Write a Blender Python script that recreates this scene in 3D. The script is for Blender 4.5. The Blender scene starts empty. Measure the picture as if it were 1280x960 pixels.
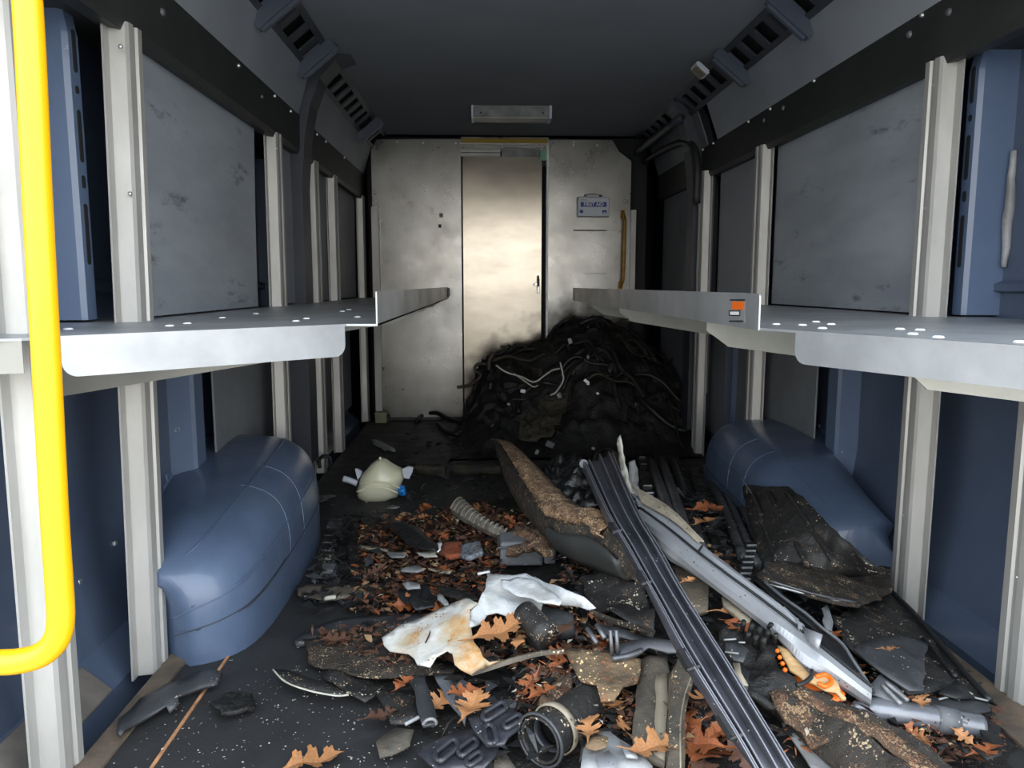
import bpy, bmesh, math, random
from mathutils import Vector, noise, Matrix
random.seed(7)
R = math.radians
C = bpy.context.scene.collection
SC = bpy.context.scene
# ------------------------------------------------------------------ camera, light, exposure
CAM_Z = .82; FPX = 950.0; PITCH = R(7.44); YAW = R(2.1)
cam = bpy.data.cameras.new('camera'); cam.lens = FPX/1280*36; cam.sensor_width = 36; cam.clip_start = .02
co = bpy.data.objects.new('camera', cam); C.objects.link(co)
co.location = (0, 0, CAM_Z); co.rotation_euler = (R(90)-PITCH, 0, -YAW)
SC.camera = co
w = bpy.data.worlds.new('overcast_sky'); SC.world = w; w.use_nodes = True
nt = w.node_tree; nt.nodes.clear()
wo = nt.nodes.new('ShaderNodeOutputWorld'); bg = nt.nodes.new('ShaderNodeBackground')
tc = nt.nodes.new('ShaderNodeTexCoord'); sp = nt.nodes.new('ShaderNodeSeparateXYZ'); cr = nt.nodes.new('ShaderNodeValToRGB')
nt.links.new(tc.outputs['Generated'], sp.inputs[0]); nt.links.new(sp.outputs['Z'], cr.inputs[0])
cr.color_ramp.elements[0].position = 0.0; cr.color_ramp.elements[0].color = (1.0, .955, .89, 1)
cr.color_ramp.elements[1].position = .45; cr.color_ramp.elements[1].color = (.80, .90, 1.0, 1)
nt.links.new(cr.outputs[0], bg.inputs[0]); bg.inputs[1].default_value = 3.0
nt.links.new(bg.outputs[0], wo.inputs[0])
SC.view_settings.view_transform = 'Standard'; SC.view_settings.look = 'None'
SC.view_settings.gamma = 1; SC.view_settings.use_curve_mapping = False
SC.view_settings.exposure = 0.9

# ------------------------------------------------------------------ helpers
_F = Vector((math.sin(YAW)*math.cos(PITCH), math.cos(YAW)*math.cos(PITCH), -math.sin(PITCH)))
_Rt = Vector((math.cos(YAW), -math.sin(YAW), 0)); _U = _Rt.cross(_F)
def ray(px, py): return _F + _Rt*((px-640)/FPX) - _U*((py-480)/FPX)
CP = Vector((0, 0, CAM_Z))
def Z(px, py, z): d = ray(px, py); return CP + d*((z-CAM_Z)/d.z)
def Y(px, py, y): d = ray(px, py); return CP + d*(y/d.y)
def X(px, py, x): d = ray(px, py); return CP + d*(x/d.x)
def gs(x, c, s): return math.exp(-((x-c)/s)**2)
def heap(x, y):
    h = .17*gs(x, .47, .36)*gs(y, 2.15, .55) + .09*gs(x, .55, .33)*gs(y, 1.45, .35) + .05*gs(x, .05, .28)*gs(y, 1.75, .45)
    h += .02*gs(x, -.1, .35)*gs(y, 2.5, .4)
    return h
def Q(px, py, dz=0):                       # point on the rubble heap (plus dz) seen at a pixel
    d = ray(px, py); t = .9
    for i in range(260):
        p = CP + d*t
        if p.z <= heap(p.x, p.y)+dz: break
        t += .018
    a, b = t-.018, t
    for i in range(10):
        m = (a+b)/2; p = CP + d*m
        if p.z <= heap(p.x, p.y)+dz: b = m
        else: a = m
    return CP + d*b
def tag(o, label=None, cat=None, group=None, kind=None):
    if label: o['label'] = label
    if cat: o['category'] = cat
    if group: o['group'] = group
    if kind: o['kind'] = kind
    return o
def thing(name, label, cat, loc=(0, 0, 0), group=None):
    o = bpy.data.objects.new(name, None); C.objects.link(o); o.location = loc; o.empty_display_size = .05
    return tag(o, label, cat, group)
def link(name, me, mat=None, parent=None, smooth=False):
    o = bpy.data.objects.new(name, me); C.objects.link(o)
    if mat and not me.materials: me.materials.append(mat)
    if smooth:
        for p in me.polygons: p.use_smooth = True
    if parent:
        o.parent = parent
        pm = Matrix.Identity(4); q = parent
        while q:
            pm = Matrix.LocRotScale(q.location, q.rotation_euler, q.scale) @ pm; q = q.parent
        me.transform(pm.inverted())
    return o
def obj(name, bm, mat=None, parent=None, smooth=False):
    me = bpy.data.meshes.new(name); bm.normal_update(); bm.to_mesh(me); bm.free()
    return link(name, me, mat, parent, smooth)
def pyobj(name, v, f, mat=None, parent=None, smooth=False):
    me = bpy.data.meshes.new(name); me.from_pydata([tuple(p) for p in v], [], f); me.update()
    return link(name, me, mat, parent, smooth)
def solid(o, t, off=0, bev=0):
    m = o.modifiers.new('solid', 'SOLIDIFY'); m.thickness = t; m.offset = off
    if bev:
        b = o.modifiers.new('bevel', 'BEVEL'); b.width = bev; b.segments = 2; b.limit_method = 'ANGLE'
    return o
def add_box(bm, x0, x1, y0, y1, z0, z1):
    r = bmesh.ops.create_cube(bm, size=1)
    for v in r['verts']:
        v.co = Vector(((x0+x1)/2+v.co.x*(x1-x0), (y0+y1)/2+v.co.y*(y1-y0), (z0+z1)/2+v.co.z*(z1-z0)))
    return r['verts']
def box(name, x0, x1, y0, y1, z0, z1, mat, parent=None, bev=0, seg=2):
    bm = bmesh.new(); add_box(bm, x0, x1, y0, y1, z0, z1)
    if bev: bmesh.ops.bevel(bm, geom=bm.edges[:], offset=bev, segments=seg, affect='EDGES', profile=.5)
    return obj(name, bm, mat, parent)
def catmull(pts, n):
    pts = [Vector(p) for p in pts]
    if len(pts) == 2: return [pts[0].lerp(pts[1], i/(n-1)) for i in range(n)]
    out = []; m = len(pts)-1
    for i in range(n):
        u = i/(n-1)*m; k = min(int(u), m-1); t = u-k
        p1, p2 = pts[k], pts[k+1]
        p0 = pts[k-1] if k > 0 else p1*2-p2; p3 = pts[k+2] if k+2 <= m else p2*2-p1
        out.append(.5*((2*p1)+(-p0+p2)*t+(2*p0-5*p1+4*p2-p3)*t*t+(-p0+3*p1-3*p2+p3)*t**3))
    return out
def add_tube(bm, pts, r, seg=8, n=None, cap=True, wob=0):
    P = catmull(pts, n or max(2, (len(pts)-1)*6+1)) if n != 0 else [Vector(p) for p in pts]
    up = None; rings = []
    for i, p in enumerate(P):
        t = (P[min(i+1, len(P)-1)]-P[max(i-1, 0)]).normalized()
        if up is None: up = t.orthogonal().normalized()
        up = (up-t*up.dot(t)).normalized(); s = t.cross(up)
        rr = r(i/(len(P)-1)) if callable(r) else r
        ring = []
        for k in range(seg):
            a = 2*math.pi*k/seg; q = p+(up*math.cos(a)+s*math.sin(a))*rr
            if wob: q += noise.noise_vector(q*25)*wob
            ring.append(bm.verts.new(q))
        rings.append(ring)
    for a, b in zip(rings, rings[1:]):
        for k in range(seg): bm.faces.new((a[k], a[(k+1) % seg], b[(k+1) % seg], b[k]))
    if cap: bm.faces.new(rings[0][::-1]); bm.faces.new(rings[-1])
def tube(name, pts, r, mat, parent=None, seg=10, n=None, cap=True, wob=0):
    bm = bmesh.new(); add_tube(bm, pts, r, seg, n, cap, wob); return obj(name, bm, mat, parent, True)
def prism(name, prof, y0, y1, mat, parent=None, axis='y'):     # closed profile in XZ run along Y
    n = len(prof); v = [(a, y0, b) for a, b in prof]+[(a, y1, b) for a, b in prof]
    f = [tuple(range(n))[::-1], tuple(range(n, 2*n))]+[(i, (i+1) % n, n+(i+1) % n, n+i) for i in range(n)]
    if axis == 'z': v = [(p[0], p[2], p[1]) for p in v]; f = [t[::-1] for t in f]
    return pyobj(name, v, f, mat, parent)
def sheet(name, pts, mat, parent=None, thick=.003, amp=.004, nf=14, jag=.004, cell=.02, smooth=True, seed=0, curl=0):
    pts = [Vector(p) for p in pts]; rnd = random.Random(seed+len(pts)*13+int(pts[0].x*1000))
    ring = []
    for i, p in enumerate(pts):
        q = pts[(i+1) % len(pts)]; L = (q-p).length; k = max(1, int(L/(cell*1.2)))
        side = (q-p).cross(Vector((0, 0, 1)))
        if side.length > 1e-6: side.normalize()
        for j in range(k):
            a = p.lerp(q, j/k)
            if jag and j: a = a+side*rnd.uniform(-jag, jag)
            ring.append(a)
    bm = bmesh.new(); vs = [bm.verts.new(p) for p in ring]; f = bm.faces.new(vs)
    bmesh.ops.triangulate(bm, faces=[f], quad_method='BEAUTY', ngon_method='BEAUTY')
    for it in range(5):
        es = [e for e in bm.edges if e.calc_length() > cell*1.7 and not e.is_boundary]
        if not es or len(bm.faces) > 5000: break
        bmesh.ops.subdivide_edges(bm, edges=es, cuts=1)
        bmesh.ops.triangulate(bm, faces=[f for f in bm.faces if len(f.verts) > 3])
        bmesh.ops.beautify_fill(bm, faces=bm.faces[:], edges=[e for e in bm.edges if not e.is_boundary])
    off = Vector((seed*1.7, seed*.3, 0))
    for v in bm.verts:
        v.co.z += amp*noise.fractal(v.co*nf+off, .7, 2.1, 3)
    bm.normal_update()
    if bm.faces and sum(f.normal.z for f in bm.faces) < 0: bmesh.ops.reverse_faces(bm, faces=bm.faces[:])
    o = obj(name, bm, mat, parent, smooth); return solid(o, thick, -1)
def strip(name, Lp, Rp, prof, mat, parent=None, rows=24, thick=.003, amp=0, smooth=False, nf=12, up=Vector((0, 0, 1)), colsharp=True):
    A = catmull(Lp, rows); B = catmull(Rp, rows); v = []; m = len(prof)
    for i in range(rows):
        t = (A[min(i+1, rows-1)]-A[max(i-1, 0)]).normalized(); n = t.cross(B[i]-A[i]).normalized()
        if n.z < 0: n = -n
        for s, h in prof:
            hh = h(i/(rows-1)) if callable(h) else h
            p = A[i].lerp(B[i], s)+n*hh
            if amp: p = p+n*amp*noise.fractal(p*nf, .7, 2.1, 3)
            v.append(p)
    f = [(i*m+k, i*m+k+1, (i+1)*m+k+1, (i+1)*m+k) for i in range(rows-1) for k in range(m-1)]
    o = pyobj(name, v, f, mat, parent, smooth); me = o.data
    if sum(p.normal.z for p in me.polygons) < 0: me.flip_normals()
    return solid(o, thick, -1)

# ------------------------------------------------------------------ materials
def lin(c): return tuple(((x/255)/12.92 if x <= 10 else ((x/255+.055)/1.055)**2.4) for x in c)+(1,)
def mat(name, col, rough=.6, metal=0, col2=None, scale=8, contrast=(.35, .65), bump=.0, bscale=60, speck=None, samt=.6, sscale=90, coat=0,
        stretch=None, rough2=None, scr=None, spec=.5, trans=0, sss=0):
    m = bpy.data.materials.new(name); m.use_nodes = True; t = m.node_tree; N = t.nodes; L = t.links; b = N['Principled BSDF']
    b.inputs['Roughness'].default_value = rough; b.inputs['Metallic'].default_value = metal
    b.inputs['Specular IOR Level'].default_value = spec; b.inputs['Coat Weight'].default_value = coat
    if trans: b.inputs['Transmission Weight'].default_value = trans
    if sss: b.inputs['Subsurface Weight'].default_value = sss; b.inputs['Subsurface Radius'].default_value = (.02, .02, .015)
    g = N.new('ShaderNodeTexCoord'); mp = N.new('ShaderNodeMapping'); L.new(g.outputs['Object'], mp.inputs[0])
    if stretch: mp.inputs['Scale'].default_value = stretch
    def nz(sc, det=6, ro=.6):
        n = N.new('ShaderNodeTexNoise'); n.inputs['Scale'].default_value = sc; n.inputs['Detail'].default_value = det
        n.inputs['Roughness'].default_value = ro; L.new(mp.outputs[0], n.inputs[0]); return n
    def ramp(src, a, c):
        r = N.new('ShaderNodeMapRange'); r.inputs[1].default_value = a; r.inputs[2].default_value = c; L.new(src, r.inputs[0]); return r.outputs[0]
    def mix(fac, a, c):
        x = N.new('ShaderNodeMix'); x.data_type = 'RGBA'; L.new(fac, x.inputs[0])
        for s, val in ((6, a), (7, c)):
            if isinstance(val, tuple): x.inputs[s].default_value = val
            else: L.new(val, x.inputs[s])
        return x.outputs[2]
    cur = lin(col); n1 = nz(scale)
    if col2: cur = mix(ramp(n1.outputs['Fac'], *contrast), cur, lin(col2))
    if speck:
        cols = speck if isinstance(speck, list) else [speck]
        for i, sc_ in enumerate(cols):
            v = N.new('ShaderNodeTexVoronoi'); v.inputs['Scale'].default_value = sscale*(1+i*.37); L.new(mp.outputs[0], v.inputs[0])
            n2 = nz(sscale*.16+i*3, 5, .7)
            th = N.new('ShaderNodeMath'); th.operation = 'MULTIPLY_ADD'; L.new(n2.outputs['Fac'], th.inputs[0]); th.inputs[1].default_value = 2.2; th.inputs[2].default_value = samt-1.35
            lt = N.new('ShaderNodeMath'); lt.operation = 'LESS_THAN'; L.new(v.outputs['Distance'], lt.inputs[0]); L.new(th.outputs[0], lt.inputs[1])
            cur = mix(lt.outputs[0], cur, lin(sc_))
    if scr:
        n3 = nz(scr[1], 8, .75); cur = mix(ramp(n3.outputs['Fac'], scr[2], scr[3]), cur, lin(scr[0]))
    if isinstance(cur, tuple): b.inputs['Base Color'].default_value = cur
    else: L.new(cur, b.inputs['Base Color'])
    if rough2 is not None:
        r = N.new('ShaderNodeMapRange'); r.inputs[1].default_value = .3; r.inputs[2].default_value = .7
        r.inputs[3].default_value = rough; r.inputs[4].default_value = rough2; L.new(nz(scale*2.3).outputs['Fac'], r.inputs[0]); L.new(r.outputs[0], b.inputs['Roughness'])
    if bump:
        n4 = nz(bscale, 5, .65); bp = N.new('ShaderNodeBump'); bp.inputs['Strength'].default_value = bump; bp.inputs['Distance'].default_value = .01
        L.new(n4.outputs['Fac'], bp.inputs['Height']); L.new(bp.outputs[0], b.inputs['Normal'])
    return m
M = dict(
 blue=mat('blue_paint', (76, 88, 108), .38, col2=(66, 78, 98), scale=3, rough2=.5, scr=((100, 104, 112), 9, .66, .8), coat=.15),
 bluer=mat('chipped_blue_rib_paint', (88, 104, 130), .36, col2=(78, 94, 120), scale=3, scr=((150, 154, 158), 16, .655, .68), coat=.15),
 arch=mat('blue_arch_paint', (86, 102, 128), .3, col2=(72, 87, 111), scale=4, coat=.3, rough2=.5, scr=((150, 165, 185), 14, .68, .82)),
 board=mat('grey_composite_board', (152, 159, 166), .42, col2=(128, 135, 143), scale=3.2, rough2=.58, scr=((72, 76, 82), 7, .575, .68), stretch=(1, .45, 1.6)),
 board_up=mat('grey_upper_board', (142, 147, 154), .5, col2=(128, 133, 140), scale=2.5, scr=((70, 73, 78), 16, .72, .82)),
 board_low=mat('dark_lower_board', (118, 122, 128), .5, col2=(98, 102, 108), scale=3),
 ceiling=mat('grey_headliner', (134, 137, 144), .8, col2=(124, 127, 134), scale=2, bump=.05, bscale=300),
 alu=mat('milled_aluminium', (182, 181, 178), .42, .45, col2=(160, 159, 155), scale=7, rough2=.55, scr=((110, 108, 104), 22, .68, .8), stretch=(1, 1, .35)),
 alush=mat('shelf_aluminium', (170, 173, 177), .34, .6, col2=(146, 149, 152), scale=5, rough2=.5, scr=((150, 146, 136), 13, .66, .82)),
 aluw=mat('partition_aluminium', (152, 151, 148), .24, .85, col2=(126, 124, 120), scale=2.6, rough2=.36, scr=((120, 112, 102), 6, .6, .8)),
 door=mat('door_aluminium', (144, 138, 128), .17, .92, col2=(126, 120, 110), scale=1.6, rough2=.24, stretch=(1, 1, 2.5)),
 beam=mat('black_steel_beam', (44, 46, 46), .55, col2=(34, 36, 36), scale=6),
 dark=mat('black_void_steel', (24, 26, 29), .7),
 pillar=mat('dark_grey_pillar', (60, 64, 73), .5, col2=(50, 54, 62), scale=5),
 bolt=mat('zinc_bolt', (205, 205, 205), .35, .8),
 rubber=mat('black_rubber_mat', (46, 46, 47), .5, col2=(38, 38, 39), scale=5, bump=.15, bscale=260, speck=[(190, 184, 170)], samt=.16, sscale=120, rough2=.7),
 ply=mat('worn_floor_edge', (112, 96, 80), .8, col2=(76, 68, 60), scale=12, bump=.3),
 seam=mat('tan_seam', (190, 140, 100), .6, col2=(150, 108, 76), scale=30),
 yellow=mat('yellow_powdercoat', (224, 166, 0), .4, coat=.1),
 oldyellow=mat('worn_yellow_handle', (176, 132, 44), .5, col2=(140, 100, 34), scale=30),
 ochre=mat('ochre_strip', (170, 138, 40), .6),
 white=mat('white_plastic', (222, 224, 226), .4),
 bluep=mat('navy_print', (38, 58, 140), .5),
 kit=mat('grey_white_kit', (196, 202, 212), .45),
 mint=mat('mint_slit_light', (140, 186, 162), .7),
 black=mat('black_plastic', (30, 31, 33), .42, col2=(22, 23, 25), scale=9, rough2=.6, bump=.2, bscale=90, speck=[(150, 140, 122)], samt=.14, sscale=150),
 blackd=mat('dusty_black_plastic', (44, 43, 42), .55, col2=(30, 30, 30), scale=7, bump=.4, bscale=80, speck=[(190, 180, 160), (120, 92, 66)], samt=.32, sscale=150),
 glossb=mat('scuffed_gloss_black', (62, 63, 70), .3, col2=(40, 41, 47), scale=11, rough2=.48, speck=[(186, 186, 186)], samt=.17, sscale=160, coat=.2),
 char=mat('charred_black', (14, 14, 14), .38, col2=(28, 27, 25), scale=20, bump=.8, bscale=55, rough2=.85),
 charb=mat('charred_brown', (66, 60, 46), .75, col2=(28, 27, 24), scale=10, bump=.8, bscale=40),
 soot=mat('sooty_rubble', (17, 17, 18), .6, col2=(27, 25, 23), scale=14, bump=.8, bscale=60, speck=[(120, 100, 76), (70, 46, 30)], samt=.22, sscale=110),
 mulch=mat('mulch_crust', (92, 72, 54), .85, col2=(52, 42, 34), scale=18, bump=1, bscale=90, speck=[(150, 124, 94), (118, 82, 58)], samt=.55, sscale=210),
 crust=mat('mulch_coated_sheet', (46, 40, 33), .8, col2=(34, 31, 28), scale=16, bump=.9, bscale=80, speck=[(158, 140, 112), (104, 76, 54)], samt=.40, sscale=190),
 bark=mat('mulch_speckled_rubber', (42, 40, 36), .7, col2=(34, 33, 31), scale=14, bump=.6, bscale=70, speck=[(136, 112, 84), (108, 80, 56)], samt=.42, sscale=200),
 silver=mat('silver_trim_paint', (148, 150, 154), .34, .25, col2=(136, 138, 142), scale=10, speck=[(60, 60, 60)], samt=.2, sscale=140, coat=.3),
 tan=mat('grubby_tan_trim', (152, 142, 124), .6, col2=(120, 112, 98), scale=14, speck=[(70, 64, 56)], samt=.3),
 paint=mat('torn_white_paint', (190, 190, 186), .5, col2=(172, 162, 140), scale=9, contrast=(.42, .58), bump=.5, bscale=22, speck=[(70, 62, 54)], samt=.3, sscale=150, scr=((178, 132, 76), 6, .48, .62)),
 paint2=mat('torn_white_paint_clean', (192, 195, 198), .45, col2=(168, 168, 165), scale=9, bump=.6, bscale=20, scr=((90, 88, 84), 12, .64, .76)),
 greyp=mat('grey_plastic', (104, 106, 110), .45, col2=(78, 80, 84), scale=9, rough2=.6, speck=[(180, 172, 160)], samt=.2),
 greyl=mat('pale_grey_plastic', (146, 148, 150), .45, col2=(108, 108, 108), scale=12, bump=.2),
 greyd=mat('dark_grey_plastic', (62, 64, 67), .4, col2=(46, 47, 50), scale=8, rough2=.55, speck=[(180, 170, 150)], samt=.2, sscale=140, bump=.15),
 plank=mat('grimy_plank', (96, 88, 76), .7, col2=(66, 62, 56), scale=14, bump=.5, speck=[(196, 176, 144), (136, 96, 64)], samt=.28, sscale=140),
 orange=mat('orange_plastic', (226, 104, 14), .4, col2=(214, 92, 10), scale=20),
 wood=mat('splintered_wood', (186, 154, 112), .7, col2=(180, 144, 98), scale=40, bump=.4, stretch=(1, 4, 1)),
 woodw=mat('pale_splinter', (188, 186, 174), .6, col2=(160, 156, 146), scale=40),
 leaf1=mat('leaf_tan', (172, 124, 82), .6, col2=(146, 96, 58), scale=30),
 leaf2=mat('leaf_orange', (150, 88, 50), .6, col2=(120, 64, 36), scale=30),
 leaf3=mat('leaf_brown', (88, 56, 40), .65, col2=(62, 42, 32), scale=30),
 rust=mat('rust_block', (150, 78, 48), .8, col2=(110, 60, 40), scale=30, bump=.5),
 circuit=mat('grey_circuit_block', (128, 134, 140), .6, col2=(76, 80, 86), scale=160, contrast=(.45, .55)),
 tank=mat('milky_plastic_tank', (212, 212, 190), .35, col2=(212, 208, 176), scale=6, sss=.3, coat=.2),
 cap=mat('blue_cap', (20, 122, 206), .4),
 wire=mat('pale_wire', (170, 168, 160), .5), wired=mat('black_wire', (22, 22, 23), .5), wirer=mat('brown_wire', (42, 33, 28), .6),
 khaki=mat('khaki_box', (130, 130, 100), .6), bounce_ground=mat('bounce_ground', (176, 170, 160), .9, col2=(160, 154, 146), scale=3, bump=.3),
)

# ------------------------------------------------------------------ the setting
XL, XR = -.88, 1.20; YB = .86; YF = 4.60
def soot(m, c, r):       # scorch stain burnt onto the metal above the heap
    t = m.node_tree; N = t.nodes; L = t.links; b = N['Principled BSDF']; src = b.inputs['Base Color'].links[0].from_socket
    g = N.new('ShaderNodeTexCoord'); d = N.new('ShaderNodeVectorMath'); d.operation = 'DISTANCE'; L.new(g.outputs['Object'], d.inputs[0]); d.inputs[1].default_value = c
    n = N.new('ShaderNodeTexNoise'); n.inputs['Scale'].default_value = 5; n.inputs['Detail'].default_value = 6; L.new(g.outputs['Object'], n.inputs[0])
    a = N.new('ShaderNodeMath'); a.operation = 'MULTIPLY_ADD'; L.new(n.outputs['Fac'], a.inputs[0]); a.inputs[1].default_value = -.5; a.inputs[2].default_value = .25
    s_ = N.new('ShaderNodeMath'); L.new(d.outputs['Value'], s_.inputs[0]); L.new(a.outputs[0], s_.inputs[1])
    q = N.new('ShaderNodeMapRange'); q.inputs[1].default_value = r*.8; q.inputs[2].default_value = r*1.12; q.inputs[3].default_value = 1; q.inputs[4].default_value = 0; L.new(s_.outputs[0], q.inputs[0])
    x = N.new('ShaderNodeMix'); x.data_type = 'RGBA'; L.new(q.outputs[0], x.inputs[0]); L.new(src, x.inputs[6]); x.inputs[7].default_value = (.02, .018, .016, 1); L.new(x.outputs[2], b.inputs['Base Color'])
soot(M['aluw'], (.66, 4.6, .20), .52); soot(M['door'], (.30, 4.6, .12), .42)
def struct(o): o['kind'] = 'structure'; return o
struct(box('ground', -30, 30, -40, 25, -.80, -.75, M['bounce_ground']))  # unseen ground, colour lightened to bounce light up to the ceiling
fl = struct(box('floor', -.70, 1.045, .88, YF+.02, -.04, 0, M['rubber']))
struct(box('floor_pan', XL-.05, XR+.05, YB, YF+1.2, -.20, -.14, M['dark']))
box('seam_strip', -.575, -.569, .9, 1.62, -.001, .0025, M['seam'], fl)
box('edge_strip', -.70, -.655, .9, 1.72, 0, .006, M['ply'], fl)
box('edge_strip', .955, 1.045, .9, 2.1, 0, .006, M['ply'], fl)
ceil_ = struct(box('ceiling', -.575, .905, YB, YF+.02, 1.69, 1.72, M['ceiling']))
for a_, b_, c_, d_ in ((XL-.06, XL-.05, -.2, 1.83), (XR+.05, XR+.06, -.2, 1.83)): struct(box('side_light_block', a_, b_, YB, YF+1.2, c_, d_, M['dark']))  # unseen dark sides added to stop daylight leaking around the partition
struct(box('roof_skin', XL-.06, XR+.06, YB-.02, YF+1.2, 1.80, 1.83, M['dark']))  # unseen roof, carried past the partition to shut out stray daylight
struct(box('unseen_door_header', XL-.02, XR+.02, YB-.04, YB+.04, 1.58, 1.83, M['beam']))  # out-of-view header, added to shape light entering the rear opening
# side walls: blue skin with a horizontal swage line, flared sill with pocket covers
def side(name, xs, sgn):
    s = sgn
    prof = [(xs, 1.80), (xs, .835), (xs, .83), (xs-.020*s, .822), (xs-.020*s, .806), (xs-.002*s, .80), (xs, .30), (xs-.012*s, .20), (xs-.05*s, .05), (xs-.115*s, -.005), (xs-.122*s, -.14)]
    outer = [(xs+.05*s, -.14), (xs+.05*s, 1.80)]
    o = prism(name, prof+outer, YB, YF+.02, M['blue']); struct(o)
    return o
WL = side('wall_left', XL, -1); WR = side('wall_right', XR, 1)
for wl in (WL, WR):
    bmx = bmesh.new(); bmx.from_mesh(wl.data); bmesh.ops.recalc_face_normals(bmx, faces=bmx.faces[:]); bmx.to_mesh(wl.data); bmx.free()
struct(box('wall_cab', XL-.05, XR+.05, YF+1.1, YF+1.15, -.2, 1.83, M['dark']))
# wall ribs (slotted blue pillars)
def rib(nm, par, xw, s, y0, y1, z0, z1, dep):
    # front flange, slotted side web facing the van axis
    bm = bmesh.new()
    xi = xw-s*dep
    P = [(xw, y0), (xi+s*.008, y0+.002), (xi, y0+.009), (xi, y1-.009), (xi+s*.006, y1-.002), (xw, y1)]
    n = len(P); zs = [z0, z0+(z1-z0)*.5, z1-.12, z1-.05, z1]; dx = [0, 0, 0, s*.012, s*.035]
    vs = [[bm.verts.new((p[0]+(dx[j] if 0 < i < n-1 else 0), p[1], z)) for i, p in enumerate(P)] for j, z in enumerate(zs)]
    for j in range(len(zs)-1):
        for i in range(n-1): bm.faces.new((vs[j][i], vs[j][i+1], vs[j+1][i+1], vs[j+1][i]))
    bmesh.ops.recalc_face_normals(bm, faces=bm.faces[:])
    o = obj(nm, bm, M['bluer'], par); solid(o, .004, 0)
    return xi
def slots(par, x, s, y, zs):
    for (za, zb) in zs:
        bm = bmesh.new(); r = .0065; n = 6; c = []
        for k in range(n+1): a = math.pi*k/n; c.append((y+r*math.cos(a), zb-r+r*math.sin(a)))
        for k in range(n+1): a = math.pi+math.pi*k/n; c.append((y+r*math.cos(a), za+r+r*math.sin(a)))
        A = [bm.verts.new((x-s*.0035, p[0], p[1])) for p in c]; B = [bm.verts.new((x+s*.001, p[0], p[1])) for p in c]
        bm.faces.new(A); bm.faces.new(B[::-1])
        for k in range(len(c)): bm.faces.new((A[k], B[k], B[(k+1) % len(c)], A[(k+1) % len(c)]))
        obj('slot', bm, M['dark'], par)
SL = [(.86, .98), (1.01, 1.035), (1.06, 1.16), (1.19, 1.205), (1.23, 1.31)]
xi = rib('rib', WL, XL, -1, 1.55, 1.602, .75, 1.42, .085); slots(WL, xi, -1, 1.577, SL)
rib('rib', WL, XL, -1, 1.46, 1.55, .83, 1.42, .02)
xi = rib('rib', WR, XR, 1, 1.735, 1.785, .75, 1.42, .085); slots(WR, xi, 1, 1.761, SL)
rib('rib', WL, XL, -1, 2.12, 2.20, .20, .80, .07); rib('rib', WR, XR, 1, 2.36, 2.44, .20, .80, .07)
rib('rib', WL, XL, -1, 3.05, 3.15, .0, 1.30, .10); rib('rib', WR, XR, 1, 3.30, 3.42, .0, 1.30, .10)
bm = bmesh.new(); add_tube(bm, [(XR-.006, 1.722, z) for z in (.86, .95, 1.0, 1.12)], lambda t: .011*(.5+math.sin(t*3.1)*.6), 8, wob=.003); obj('sealant_bead', bm, M['greyl'], WR, True)
M['pocket'] = mat('grubby_pocket_cover', (104, 98, 92), .65, col2=(84, 80, 76), scale=16)
# sill pockets
for wall, xs, s, ys in ((WL, XL, -1, (1.04, 1.24, 1.42)), (WR, XR, 1, (1.12,))):
    for y in ys:
        o = box('pocket_cover', -.040, .040, -.065, .065, -.007, .007, M['pocket'], None, .0055, 3); o.parent = wall
        o.location = (xs-s*.088, y, .024); o.rotation_euler = (0, -s*R(40), 0)
for px, py in ((149, 679), (105, 727), (37, 777)):
    p = X(px, py, XL+.022); box("screw", p.x-.03, p.x-.006, p.y-.006, p.y+.006, p.z-.005, p.z+.005, M['bolt'], WL, .002)
for px, py in ((1162, 678), (1211, 723), (1250, 730)):
    p = X(px, py, XR-.022); box("screw", p.x+.006, p.x+.03, p.y-.006, p.y+.006, p.z-.005, p.z+.005, M['bolt'], WR, .002)

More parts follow.
